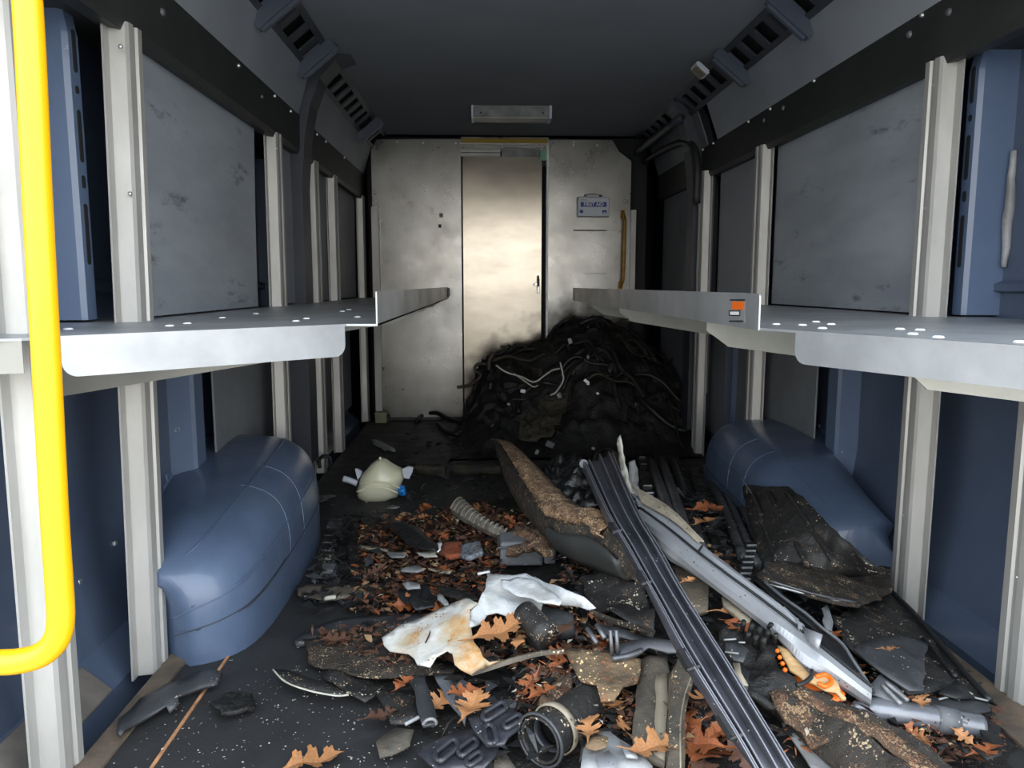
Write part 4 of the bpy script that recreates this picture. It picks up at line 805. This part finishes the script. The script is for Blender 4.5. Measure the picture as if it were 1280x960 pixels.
for (a, b, c_, d_, lb) in ((1030, 322, 1078, 392, 'left of a pair of small dull metal bars in the middle of the scrap'), (1075, 305, 1115, 368, 'right of a pair of small dull metal bars in the middle of the scrap')):
    q = tube('metal_bar', [Q(*fC(a, b), .10), Q(*fC(c_, d_), .09)], .005, M['alud'], None, 6, 3); tag(q, lb, 'metal bar')
mb = thing('metal_clip', 'upright U-shaped dull metal clip above the upright plank', 'metal clip', tuple(Q(*fC(1155, 450), .06)))
for dx in (0, 28): tube('clip_leg', [Q(*fC(1140+dx, 330), .12), Q(*fC(1150+dx, 455), .07)], .004, M['alud'], mb, 6, 3)
tube('clip_foot', [Q(*fC(1150, 465), .075), Q(*fC(1230, 450), .08), Q(*fC(1290, 425), .08)], .006, M['alud'], mb, 6)
piece('grey_moulding', 'grey faceted moulding lying left of the black rail above the upright plank', 'moulding', f3, [(540, 1300), (600, 1275), (700, 1265), (800, 1290), (860, 1340), (780, 1350), (680, 1320), (560, 1380), (520, 1370)], 'greyp', .075, .005, .006)
piece('dark_moulding', 'dark ridged moulding just behind the grey faceted moulding', 'moulding', f3, [(420, 1200), (520, 1215), (700, 1270), (820, 1300), (840, 1330), (700, 1310), (560, 1260), (440, 1240)], 'greyd', .07, .006, .006)
# mid-left litter zone objects
dc = thing('ribbed_duct', 'pale grey ribbed duct half flattened behind the mulch', 'duct', tuple(Q(*fA(900, 340), 0)))
dL = QQ(fA, [(765, 285), (830, 330), (920, 380), (1015, 425)], .05); dR = QQ(fA, [(820, 235), (880, 290), (950, 345), (1035, 388)], .06)
strip('duct_skin', dL, dR, [(0, -.02), (0, 0), (.3, .010), (.7, .010), (1, 0), (1, -.02)], M['ductp'], dc, 30, .003)
for k in range(13):
    t_ = k/12; a = catmull(dL, 13)[k]; b = catmull(dR, 13)[k]; tube('duct_rib', [a, a.lerp(b, .3)+Vector((0, 0, .012)), a.lerp(b, .7)+Vector((0, 0, .012)), b], .0032, M['tan'] if k % 3 == 0 else M['ductp'], dc, 5, 7)
bx = thing('plastic_box', 'grey plastic box half buried in mulch left of the bumper cover', 'box', tuple(Q(655, 705, 0)))
p = Q(655, 708, 0); box('box_body', p.x-.062, p.x+.05, p.y+.0, p.y+.09, p.z, p.z+.065, M['greyp'], bx, .008, 3); box('box_side', p.x+.052, p.x+.085, p.y+.01, p.y+.09, p.z, p.z+.06, M['greyp'], bx, .006); box('box_lid_rim', p.x-.068, p.x+.056, p.y-.004, p.y+.095, p.z+.048, p.z+.054, M['greyd'], bx, .002)
piece('mulch_clump', 'brown clump of mulch and leaves on top of the grey plastic box', 'clump', fA, [(1030, 395), (1080, 350), (1160, 355), (1230, 410), (1240, 480), (1180, 490), (1100, 470), (1035, 465)], 'mulch', .075, .02, .03, cell=.012)
small = [('tan_sliver', 'narrow pale sliver at the left edge of the mulch', [(342, 458), (360, 456), (470, 478), (468, 488), (345, 470)], 'tan', .03),
 ('grey_shard', 'blue-grey plastic shard on the mulch, right of the pale sliver', [(470, 480), (500, 486), (560, 488), (545, 512), (490, 516), (474, 504)], 'greyl', .04),
 ('tan_shard', 'pale tan shard touching the black curved blade', [(598, 490), (640, 484), (702, 480), (702, 512), (640, 514)], 'woodw', .04),
 ('white_chip', 'small white chip standing just right of the black curved blade', [(704, 445), (722, 440), (718, 475), (702, 488)], 'white', .06),
 ('grey_shard', 'dull grey triangular shard in the middle of the mulch', [(530, 582), (560, 560), (605, 545), (640, 575), (600, 586)], 'greyl', .04),
 ('tan_sliver', 'thin dark-edged sliver below the grey circuit block', [(655, 562), (700, 570), (772, 578), (760, 588), (700, 584)], 'tan', .045),
 ('rust_block', 'rust-brown flaky block left of the grey circuit block', [(725, 445), (760, 436), (812, 440), (812, 500), (760, 508), (718, 492)], 'rust', .05),
 ('circuit_block', 'speckled grey circuit block on the mulch', [(812, 452), (900, 438), (912, 488), (850, 512), (815, 505)], 'circuit', .055),
 ('pale_scrap', 'pale plastic cap on a black lump behind the white torn skin', [(538, 640), (560, 628), (620, 634), (622, 655), (560, 658)], 'greyl', .075),
 ('black_lump', 'rounded black lump under the pale cap', [(530, 650), (640, 640), (705, 690), (690, 740), (600, 755), (520, 700)], 'black', .05),
 ('black_scrap', 'black curved blade-shaped plastic piece on the mulch', [(480, 335), (540, 345), (610, 372), (690, 450), (692, 478), (640, 478), (560, 450), (500, 390)], 'black', .06),
 ('dark_sliver', 'dark splintered sliver left of the white skin tip', [(695, 650), (780, 655), (880, 690), (895, 712), (820, 715), (740, 695)], 'char', .06),
 ('white_stick', 'short white stick just above the white torn skin', [(890, 585), (945, 572), (950, 580), (893, 594)], 'white', .06),
 ('grey_flap', 'grey bent flap behind the tip of the white skin', [(700, 680), (730, 700), (755, 735), (735, 740), (705, 712)], 'greyl', .06),
 ('black_mesh', 'black plastic mesh piece at the upper left of the mulch', [(345, 300), (470, 290), (520, 340), (470, 380), (440, 420), (350, 430)], 'blackd', .02)]
for nm_, lb_, pts_, m_, dz_ in small: piece(nm_, lb_, nm_.split('_')[1], fA, pts_, m_, dz_, .012 if 'block' in nm_ else .004, .02 if 'lump' in nm_ else .004, cell=.012)
cl = thing('clip_chain', 'row of small black clips on the floor beside the left wheel arch', 'clips', tuple(Q(410, 690, 0)))
for a, b, m_ in ((218, 372, 'greyp'), (205, 410, 'black'), (200, 445, 'blackd'), (195, 480, 'black'), (195, 520, 'blackd'), (185, 578, 'greyp')):
    p = Q(*fA(a, b), .0); box('clip', p.x-.022, p.x+.022, p.y-.03, p.y+.03, .0, .018, M[m_], cl, .004); box('clip_edge', p.x-.008, p.x+.010, p.y-.032, p.y-.03, .012, .016, M['greyl'], cl)
piece('black_strip', 'narrow black strip lying between the clip row and the mulch', 'strip', fA, [(300, 350), (330, 345), (345, 560), (300, 580), (280, 480)], 'blackd', .012, .006, .004)
for nm_, a, b, lb in (('debris_roll', (520, 586), (556, 588), 'crumbly grey roll of debris right of the milky tank'), ('debris_roll', (562, 586), (627, 588), 'longer grubby grey roll of debris left of the bumper cover tip')):
    q = tube(nm_, [Q(a[0], a[1], .02), Q((a[0]+b[0])/2, a[1]+1, .022), Q(b[0], b[1], .02)], .022, M['charb'], None, 10, 14, wob=.012); tag(q, lb, 'roll')
piece('pale_shard', 'pale grey shard on the dark floor behind the milky tank', 'shard', f2, [(575, 275), (610, 278), (690, 320), (695, 338), (640, 330), (585, 300)], 'greyl', .01, .003, .004)
piece('pale_shard', 'small pale shard just in front of the milky tank', 'shard', f2, [(650, 622), (685, 600), (720, 612), (700, 620)], 'greyl', .012, .003, .002)
piece('dark_flake', 'glossy dark flake beside the left wheel arch', 'flake', f2, [(310, 560), (370, 550), (400, 560), (350, 580), (312, 590)], 'alud', .015, .003, .004)
rg = tube('rubber_ring', [Y(px, py, 3.22) for px, py in ((400, 585), (399, 575), (405, 570), (412, 572), (414, 580), (411, 588))], .008, M['black'], None, 8); tag(rg, 'black rubber ring around the foot of a left upright', 'ring')
# milky tank
tk = thing('coolant_tank', 'milky white plastic coolant tank with a blue cap on the dark floor', 'tank', tuple(Q(480, 628, 0)))
ft = fr(400, 540, .125)
out = [(615, 278), (560, 292), (505, 335), (450, 400), (405, 440), (385, 520), (355, 600), (380, 670), (460, 705), (560, 708), (650, 700), (720, 670), (775, 655), (800, 580), (815, 520), (840, 460), (820, 385), (770, 365), (700, 325), (655, 292)]
yt = Q(475, 628, 0).y
cx_, cz_ = ft(600, 500); bm = bmesh.new(); rings = []
for lv, (k_, dy) in enumerate(((.0, -.055), (.3, -.053), (.55, -.046), (.75, -.035), (.88, -.022), (.96, -.008), (1.0, .008), (1.0, .035), (.92, .06), (.6, .085), (0, .09))):
    ring = []
    for a, b in out:
        px, py = ft(a, b); px = cx_+(px-cx_)*k_; py = cz_+(py-cz_)*k_; q = Y(px, py, yt+.05); q.y += dy; ring.append(bm.verts.new(q))
    rings.append(ring)
n = len(out)
for a, b in zip(rings, rings[1:]):
    for i in range(n): bm.faces.new((a[i], a[(i+1) % n], b[(i+1) % n], b[i]))
bmesh.ops.remove_doubles(bm, verts=bm.verts[:], dist=.0005); bmesh.ops.recalc_face_normals(bm, faces=bm.faces[:]); tank = obj('tank_body', bm, M['tank'], tk, True)
def yp(lst, y): return [Y(*ft(a, b), y) for a, b in lst]
tube('moulded_seam', yp([(375, 600), (480, 560), (640, 560), (780, 610)], yt-.006), .004, M['tank'], tk, 8); tube('moulded_seam', yp([(400, 520), (520, 500), (680, 510), (800, 560)], yt-.006), .003, M['tank'], tk, 8)
def yplate(nm, lst, y, t, m, par, bev=.002):
    P = yp(lst, y); n = len(P); v = P+[q+Vector((0, t, 0)) for q in P]
    f = [tuple(range(n)), tuple(range(n, 2*n))[::-1]]+[(i, n+i, n+(i+1) % n, (i+1) % n) for i in range(n)]
    o = pyobj(nm, v, f, m, par); bmx = bmesh.new(); bmx.from_mesh(o.data); bmesh.ops.recalc_face_normals(bmx, faces=bmx.faces[:]); bmx.to_mesh(o.data); bmx.free(); return o
M['tankl'] = mat('pale_bracket_plastic', (176, 180, 192), .45)
yplate('mounting_lug', [(820, 375), (880, 345), (932, 355), (925, 400), (890, 470), (840, 460)], yt+.03, .012, M['tankl'], tk)
yplate('mounting_lug', [(350, 370), (375, 370), (420, 400), (400, 450), (378, 480), (360, 420)], yt+.03, .012, M['tankl'], tk)
tube('outlet_spout', yp([(230, 465), (300, 485), (370, 515)], yt+.04), .012, M['tankl'], tk, 10); tube('outlet_spout', yp([(600, 250), (605, 280)], yt+.05), .005, M['tank'], tk, 8)
tube('foot_stub', yp([(465, 700), (462, 728)], yt+.02), .004, M['tank'], tk, 8)
c0 = Y(*ft(790, 595), yt+.03); c1 = Y(*ft(855, 580), yt+.03); cp_ = tube('blue_cap', [c0, c1], .017, M['cap'], tk, 18, 3)
for k in range(10):
    a = 2*math.pi*k/10; d = (c1-c0).normalized(); u = Vector((0, 1, 0)); v_ = d.cross(u); q = (u*math.cos(a)+v_*math.sin(a))*.0175; tube('grip_rib', [c0.lerp(c1, .3)+q, c1+q*.95], .0028, M['cap'], cp_, 5, 2)
# khaki box, tool
kb = thing('khaki_box', 'small khaki box at the foot of the last left upright by the partition', 'box', (-.60, 4.5, 0))
p = Z(477, 528, 0); box('box_body', p.x-.035, p.x+.035, p.y-.03, p.y+.04, 0, .065, M['khaki'], kb, .004); box('box_cap', p.x+.036, p.x+.05, p.y-.02, p.y+.02, .01, .045, M['black'], kb, .003); box('lid', p.x-.037, p.x+.037, p.y-.032, p.y+.042, .055, .06, M['tan'], kb)
tl = thing('strap_tangle', 'black strap and cable tangle in front of the partition, left of the burnt heap', 'strap', tuple(Z(545, 528, 0)))
tube('strap', [Z(520, 527, .01), Z(530, 518, .03), Z(545, 516, .05), Z(562, 524, .04), Z(585, 530, .03), Z(600, 520, .05)], .014, M['wired'], tl, 8, wob=.004); tube('strap', [Z(548, 530, .02), Z(560, 540, .02), Z(575, 542, .02), Z(585, 533, .02)], .012, M['wired'], tl, 8)
piece('white_scrap', 'small white curled scrap on the floor left of the burnt heap', 'scrap', f2, [(1055, 262), (1070, 250), (1090, 270), (1145, 278), (1140, 288), (1080, 284)], 'white', .01, .003, .004)

# --- burnt heap against the partition
hx = [(-.16, .05), (-.06, .18), (.0, .37), (.16, .42), (.28, .42), (.38, .49), (.48, .56), (.62, .58), (.74, .56), (.86, .48), (1.0, .40), (1.10, .34)]
def h2(x, y):
    H = hx[0][1] if x < hx[0][0] else hx[-1][1]
    for a, b in zip(hx, hx[1:]):
        if a[0] <= x <= b[0]: H = a[1]+(b[1]-a[1])*(x-a[0])/(b[0]-a[0])
    t = max(0, min(1, (y-3.55)/.75)); s = t*t*(3-2*t)
    e = max(0, min(1, (x+.17)/.12))
    return H*s**.8*e
hb = thing('burnt_heap', 'tall heap of burnt black wiring and housings against the partition', 'burnt heap', (.4, 4.1, 0))
bm = bmesh.new(); gx, gy = 110, 80; grid = {}
for i in range(gx+1):
    for j in range(gy+1):
        x = -.17+1.29*i/gx; y = 3.5+1.085*j/gy; h = h2(x, y)
        v = Vector((x, y, h)); d = noise.noise_vector(v*6)*.05+noise.noise_vector(v*17)*.028+noise.noise_vector(v*45)*.009
        e = min(1, h/.12); v += d*e; v.y = min(v.y, YF-.01); v.x = min(v.x, 1.055); v.z = max(v.z, -.005)
        grid[i, j] = bm.verts.new(v)
for i in range(gx):
    for j in range(gy): bm.faces.new((grid[i, j], grid[i+1, j], grid[i+1, j+1], grid[i, j+1]))
tag(obj('burnt_mass', bm, M['char'], hb, True), kind='stuff')
rnd = random.Random(5)
def on(x, y, dz=0): return Vector((x, y, h2(x, y)+dz))
for i in range(46):
    x = rnd.uniform(-.02, .95); y = rnd.uniform(3.75, 4.45); a = rnd.uniform(0, 6.28); P = [on(x, y, .02)]
    for k in range(4): a += rnd.uniform(-.9, .9); x = max(-.1, min(1.05, x+.08*math.cos(a))); y = max(3.6, min(4.5, y+.08*math.sin(a))); P.append(on(x, y, rnd.uniform(.01, .07)))
    tube('burnt_cable', P, rnd.choice((.004, .006, .009, .013)), M[rnd.choice(('wired', 'char', 'char', 'wired', 'wired', 'charb'))], hb, 7, 22, wob=.004)
for i in range(26):
    x = rnd.uniform(0, .95); y = rnd.uniform(3.7, 4.4); p = on(x, y, .01); s_ = rnd.uniform(.03, .08)
    bm = bmesh.new(); bmesh.ops.create_cube(bm, size=1, matrix=Matrix.Translation(p) @ Matrix.Rotation(rnd.uniform(0, 3), 4, (rnd.random(), rnd.random(), rnd.random())) @ Matrix.Diagonal((s_, s_*.7, s_*.45, 1)))
    bmesh.ops.bevel(bm, geom=bm.edges[:], offset=s_*.08, segments=1, affect='EDGES'); bmesh.ops.subdivide_edges(bm, edges=bm.edges[:], cuts=1)
    for v in bm.verts: v.co += noise.noise_vector(v.co*30)*.008
    obj('burnt_block', bm, M[rnd.choice(('char', 'black', 'charb' if x < .35 else 'black'))], hb)
def yf(pts, y): return [Y(*fF(a, b), y) for a, b in pts]
bm = bmesh.new(); 
mb_ = sheet('melted_housing', [Y(*fF(a, b), y) for a, b, y in ((480, 310, 4.0), (560, 290, 4.0), (600, 400, 3.9), (590, 480, 3.8), (520, 620, 3.65), (440, 640, 3.62), (350, 635, 3.66), (360, 560, 3.75), (430, 480, 3.85), (470, 400, 3.95))], M['charb'], hb, .01, .03, 16, .006, .02)
for lst, y, r_, m_ in (([(240, 265), (290, 300), (370, 325), (430, 350), (480, 320), (520, 293), (560, 282)], 3.85, .0045, 'wire'), ([(330, 308), (390, 350), (430, 375), (450, 365)], 3.84, .003, 'wire'), ([(560, 250), (572, 300), (575, 345), (540, 400), (512, 415)], 3.84, .0045, 'wire'), ([(820, 440), (820, 520), (812, 570), (822, 585)], 3.8, .003, 'greyp'), ([(440, 590), (470, 570), (520, 560), (560, 560)], 3.7, .004, 'charb')):
    q = tube('loose_wire', yf(lst, y), r_, M[m_], hb, 6)
tube('curly_cable', yf([(45, 375), (100, 368), (140, 345), (165, 315), (135, 285), (150, 260), (195, 262), (215, 270)], 4.1), .009, M['wirer'], hb, 8, 50, wob=.003)
tube('curly_cable', yf([(205, 290), (205, 250), (215, 225), (225, 205)], 4.08), .014, M['wirer'], hb, 8); tube('curly_cable', yf([(108, 505), (125, 480), (160, 450), (200, 420), (215, 350)], 4.05), .014, M['wired'], hb, 8)
for a, b, y, s_, m_ in ((375, 395, 3.82, .018, 'kit'), (690, 345, 3.85, .016, 'white'), (700, 355, 3.85, .014, 'white'), (748, 407, 3.8, .011, 'white'), (556, 418, 3.82, .022, 'greyp'), (930, 465, 3.85, .022, 'greyp'), (303, 460, 3.85, .014, 'alud'), (700, 225, 3.95, .015, 'alud'), (610, 145, 4.05, .024, 'alud'), (510, 662, 3.6, .03, 'greyp'), (445, 700, 3.5, .016, 'greyl'), (725, 683, 3.5, .012, 'greyl'), (625, 300, 3.95, .02, 'charb')):
    p = Y(*fF(a, b), y); bm = bmesh.new(); bmesh.ops.create_cube(bm, size=1, matrix=Matrix.Translation(p) @ Matrix.Rotation(a*.7, 4, (0, 1, 0)) @ Matrix.Diagonal((s_, s_*.5, s_*1.4, 1))); bmesh.ops.bevel(bm, geom=bm.edges[:], offset=s_*.12, segments=1, affect='EDGES'); obj('connector', bm, M[m_], hb)

# --- oak leaves
def leafmesh(seed):
    rn = random.Random(seed); n = 3; up = []
    def lobes(sg):
        o_ = []
        for k in range(n):
            t = .12+.26*k+rn.uniform(-.03, .03); w_ = (.30, .42, .30)[k]*(.85+.3*rn.random())
            o_ += [(t-.03, .06), (t+.10, w_*.6), (t+.10, w_*.85), (t+.17, w_), (t+.19, w_*.78), (t+.25, w_*.86), (t+.22, w_*.5), (t+.20, .075)]
        return [(x, sg*y) for x, y in o_]
    pts = [(-.25, -.012), (-.25, .012), (0, .03)]+lobes(1)+[(.92, .12), (1.02, .03), (1.08, 0), (1.0, -.04), (.93, -.13)]+lobes(-1)[::-1]+[(0, -.03)]
    bm = bmesh.new(); mid = [bm.verts.new((-.25+1.27*i/14, 0, 0)) for i in range(15)]; ring = [bm.verts.new((a, b, 0)) for a, b in pts]
    def near(v): return min(range(15), key=lambda i: abs(mid[i].co.x-v.co.x))
    m = len(ring)
    for i in range(m):
        a, b = ring[i], ring[(i+1) % m]; ia, ib = near(a), near(b)
        try: bm.faces.new((mid[ia], a, b))
        except Exception: pass
        if ia != ib:
            st_ = 1 if ib > ia else -1
            for q in range(ia, ib, st_):
                try: bm.faces.new((mid[q], b, mid[q+st_]))
                except Exception: pass
    cu = rn.uniform(-.3, .5); tw = rn.uniform(-.5, .5)
    fold_ = rn.uniform(.1, .45)
    for v in bm.verts: x, y = v.co.x, v.co.y; v.co.z = cu*(x-.4)**2*.8+abs(y)*fold_+tw*x*y+.04*math.sin(x*9+seed)
    me = bpy.data.meshes.new('oak_leaf'); bm.to_mesh(me); bm.free(); return me
LM = {}
USED = set()
def leaf(px, py, size, rot, dz, m, label=None, group=None, tilt=(0, 0), pt=None):
    pos = Vector(pt) if pt is not None else Q(px, py, dz)
    if not label:
        lm = min(LAND, key=lambda q: (q[0]-pos).length); sd = 'left of' if pos.x < lm[0].x-.03 else 'right of' if pos.x > lm[0].x+.03 else 'beside'
        if pos.y > lm[0].y+.06: sd = 'behind'
        elif pos.y < lm[0].y-.06: sd = 'in front of'
        for tr_ in range(40):
            a = (rot+180) % 360; st_ = 'to the camera' if 225 < a < 315 else 'to the right' if a <= 45 or a >= 315 else 'to the cab' if a < 135 else 'to the left'
            label = '%s %s leaf, stem %s, %s %s' % ('small' if size < .045 else 'broad', {'leaf1': 'tan', 'leaf2': 'orange-brown', 'leaf3': 'dark brown'}[m], st_, sd, lm[1])
            if label not in USED: break
            rot += 90; m = rnd.choice(('leaf2', 'leaf3', 'leaf3', 'leaf1')) if tr_ > 3 else m; size = rnd.uniform(.03, .06) if tr_ > 3 else size
        USED.add(label)
    kx = (rnd.randrange(7), m)
    if kx not in LM: me = leafmesh(kx[0]); me.materials.append(M[m]); LM[kx] = me
    o = bpy.data.objects.new('oak_leaf', LM[kx]); C.objects.link(o); o.location = pos; o.scale = (size,)*3; o.rotation_euler = (tilt[0], tilt[1], R(rot))
    return tag(o, label, 'leaf', group or 'brown oak leaves in the litter')
G2 = 'oak leaves'
LAND = [(Q(a, b, .03), t) for a, b, t in ((635, 660, 'the ribbed grey duct'), (655, 705, 'the grey plastic box'), (590, 687, 'the circuit block'), (565, 687, 'the rust-brown block'), (515, 670, 'the black curved blade'), (465, 684, 'the narrow pale sliver'), (512, 712, 'the grey triangular shard'), (520, 735, 'the black lump'), (700, 850, 'the matted mulch clump'), (690, 920, 'the hose mouth'), (825, 880, 'the upright plank'), (880, 940, 'the black rail'), (1150, 900, 'the shiny pipe'), (1230, 910, 'the torn rubber sleeve'), (640, 790, 'the rubber tube'), (745, 835, 'the torn tan bracket'), (750, 930, 'the folded pale bracket'))]
leaf(350, 962, .10, 20, .012, 'leaf1', 'tan oak leaf at the bottom edge on the bare mat', G2); leaf(537, 888, .065, 60, .02, 'leaf1', 'tan oak leaf on the mat left of the heat shields', G2, (.3, 0))
leaf(578, 900, .085, 70, .06, 'leaf1', 'tan oak leaf lying over the grey strip above the heat shields', G2); leaf(600, 862, .06, 200, .05, 'leaf2', 'small orange oak leaf right of the grey strip', G2)
leaf(590, 800, .11, 10, .085, 'leaf1', 'large tan oak leaf in the hollow of the white torn skin', G2, (.2, -.2)); leaf(618, 822, .06, 160, .05, 'leaf3', 'dark brown oak leaf under the large tan leaf in the white skin', G2)
leaf(660, 872, .06, 30, .06, 'leaf2', 'orange oak leaf in front of the matted mulch clump', G2); leaf(645, 808, .05, 80, .08, 'leaf1', 'small tan leaf below the rubber tube', G2)
leaf(866, 635, .09, 10, .06, 'leaf2', 'orange oak leaf on the black ribbed panels', G2, (.4, 0)); leaf(868, 655, .07, 30, .07, 'leaf1', 'tan curled leaf below the orange one on the ribbed panels', G2)
leaf(865, 955, .12, 60, .03, 'leaf2', 'large orange oak leaf at the bottom edge left of the black rail', G2, (.2, .1)); leaf(905, 935, .09, 150, .04, 'leaf2', 'second orange oak leaf at the bottom edge, touching the black rail', G2, (-.3, .1)); leaf(880, 950, .08, 250, .03, 'leaf3', 'dark brown leaf between the two orange ones at the bottom edge', G2)
leaf(895, 765, .09, 0, .075, 'leaf1', 'tan leaf between the grimy board and the beige slat', G2); leaf(905, 775, .06, 300, .07, 'leaf2', 'orange leaf just above the charred housing', G2)
leaf(840, 735, .03, 30, .14, 'leaf1', 'tiny tan leaf scrap caught on the black rail', G2, pt=tuple(RR[3]+Vector((0, 0, .01)))); leaf(1043, 790, .07, 80, .09, 'leaf2', 'orange leaf behind the bright metal offcut', G2, (0, .6)); leaf(1100, 812, .035, 0, .10, 'leaf1', 'small tan leaf on the cracked grey sheet', G2)
leaf(1152, 885, .04, 60, .08, 'leaf1', 'small pale leaf scrap above the shiny pipe', G2); leaf(1080, 858, .05, 100, .08, 'leaf1', 'pale curled leaf scrap at the end of the black fairing', G2); leaf(1140, 940, .09, 110, .05, 'leaf2', 'long orange leaf below the shiny pipe', G2, (.4, .2)); leaf(1215, 945, .06, 20, .05, 'leaf2', 'orange leaf beside the torn rubber sleeve', G2)
leaf(490, 757, .07, 15, .04, 'leaf2', 'orange leaf beside the rounded black lump', G2, (.5, .1)); leaf(540, 762, .07, 40, .05, 'leaf2', 'orange-brown leaf at the tip of the white skin', G2, (.3, .4)); leaf(494, 862, .05, 60, .05, 'leaf2', 'red-brown leaf tip behind the ragged black flakes', G2); leaf(455, 900, .06, 20, .02, 'leaf3', 'brown curled leaf left of the ragged black flake', G2)
leaf(400, 800, .06, 0, .04, 'leaf3', 'brown leaf on the mulch-covered sheet', G2); leaf(735, 925, .06, 80, .07, 'leaf1', 'tan leaf on the folded pale bracket', G2); leaf(785, 940, .09, 10, .07, 'leaf1', 'rosy tan leaf lying on the bracket at the bottom edge', G2); leaf(700, 790, .06, 60, .09, 'leaf3', 'brown leaf right of the rubber tube', G2)
def inpoly(x, y, P):
    c = False; j = len(P)-1
    for i in range(len(P)):
        if (P[i][1] > y) != (P[j][1] > y) and x < (P[j][0]-P[i][0])*(y-P[i][1])/(P[j][1]-P[i][1])+P[i][0]: c = not c
        j = i
    return c
def samp(poly, n):
    F_ = [Z(a, b, 0.03) for a, b in poly]; P = [(p.x, p.y) for p in F_]; xs = [p[0] for p in P]; ys = [p[1] for p in P]; out = []
    while len(out) < n:
        x, y = rnd.uniform(min(xs), max(xs)), rnd.uniform(min(ys), max(ys))
        if inpoly(x, y, P): out.append((x, y))
    return out
mulchP = [(450, 665), (500, 650), (600, 640), (650, 670), (700, 690), (720, 730), (640, 740), (560, 745), (500, 765), (440, 735)]
holes = [(590, 800), (650, 800), (640, 830), (600, 840)]
for (x, y) in samp(mulchP, 62): leaf(0, 0, rnd.uniform(.03, .065), rnd.uniform(0, 360), 0, rnd.choice(('leaf2', 'leaf3', 'leaf3')), tilt=(rnd.uniform(-.6, .6), rnd.uniform(-.6, .6)), pt=(x, y, heap(x, y)+rnd.uniform(.015, .04)))
for (x, y) in samp([(700, 830), (800, 850), (800, 930), (700, 900)], 10)+samp([(650, 850), (700, 840), (700, 890), (650, 890)], 6)+samp([(860, 900), (920, 930), (960, 960), (850, 960)], 10)+samp([(1090, 900), (1230, 930), (1230, 960), (1130, 960)], 8):
    leaf(0, 0, rnd.uniform(.03, .07), rnd.uniform(0, 360), 0, rnd.choice(('leaf2', 'leaf3', 'leaf1')), tilt=(rnd.uniform(-.6, .6), rnd.uniform(-.6, .6)), pt=(x, y, heap(x, y)+rnd.uniform(.02, .05)))
# --- shredded litter (countless) and crumbs
def litter(name, label, polys, size, mats, lift=(.0, .03), flat=.5):
    v = []; f = []; mi = []
    for poly, n in polys:
        for (x, y) in samp(poly, n):
            if x > 1.01 or (x > .80 and y > 1.95) or (x < -.5 and y > 1.55): continue
            z = heap(x, y)+rnd.uniform(*lift)-.004; L_ = rnd.uniform(*size); w_ = L_*rnd.choice((.12, .2, .5, .7)); a = rnd.uniform(0, 6.28); t = rnd.uniform(-flat, flat)
            u = Vector((math.cos(a), math.sin(a), t))*L_/2; s_ = Vector((-math.sin(a), math.cos(a), rnd.uniform(-flat, flat)))*w_/2; c = Vector((x, y, max(z, .002)+abs(t)*L_/2)); b = len(v); up_ = Vector((0, 0, L_*.16))
            v += [c-u, c-s_+up_, c+u, c+s_+up_, c+Vector((0, 0, -L_*.08))]; f += [(b, b+1, b+3), (b+1, b+2, b+3), (b, b+4, b+1), (b+1, b+4, b+2), (b+2, b+4, b+3), (b+3, b+4, b)]
            mi += [rnd.randrange(len(mats))]*6
    o = pyobj(name, v, f); 
    for m_ in mats: o.data.materials.append(M[m_])
    for p, m_ in zip(o.data.polygons, mi): p.material_index = m_
    return tag(o, label, 'litter', kind='stuff')
litter('mulch_litter', 'shredded brown mulch and bark spread between the scrap in the middle of the floor', [(mulchP, 3300), ([(430, 735), (560, 740), (640, 745), (640, 800), (560, 790), (440, 760)], 700), ([(580, 770), (700, 780), (720, 850), (620, 850)], 900), ([(680, 800), (800, 840), (800, 940), (640, 900)], 1200), ([(380, 790), (500, 785), (570, 830), (480, 840)], 500), ([(840, 880), (900, 900), (960, 960), (840, 960)], 500), ([(860, 740), (920, 760), (920, 790), (870, 780)], 200), ([(960, 860), (1250, 900), (1250, 960), (980, 960)], 900), ([(700, 700), (800, 720), (780, 780), (700, 770)], 500)], (.006, .032), ['leaf3', 'leaf3', 'leaf2', 'shred', 'leaf3', 'soot', 'shred', 'soot', 'leaf3', 'tanb'], (.0, .04))
litter('glass_crumbs', 'tiny white crumbs scattered over the black floor mat', [([(230, 860), (560, 780), (640, 958), (120, 958)], 420), ([(400, 600), (640, 590), (700, 700), (400, 740)], 420), ([(640, 640), (1080, 640), (1240, 900), (1000, 960), (560, 960)], 900), ([(430, 530), (640, 545), (640, 600), (420, 600)], 60)], (.0025, .0065), ['woodw', 'tan', 'woodw', 'greyl'], (.002, .02), .2)
litter('wood_chips', 'pale wood chips on top of the mulch and scrap', [(mulchP, 90), ([(680, 700), (760, 700), (800, 760), (700, 770)], 120), ([(960, 860), (1200, 900), (1250, 960), (980, 960)], 160), ([(640, 780), (800, 820), (800, 940), (640, 900)], 200)], (.006, .018), ['wood', 'woodw', 'tan'], (.03, .05))
litter('black_shreds', 'broken black plastic shreds packed between the larger pieces of scrap', [([(640, 640), (800, 640), (1100, 720), (1240, 900), (1200, 958), (560, 958), (560, 860), (700, 760)], 1500), ([(400, 640), (480, 640), (480, 760), (380, 760)], 220), ([(420, 540), (640, 540), (640, 640), (420, 620)], 160), ([(800, 570), (940, 580), (1060, 720), (900, 700)], 300)], (.015, .06), ['black', 'blackd', 'greyd', 'char'], (-.005, .035))
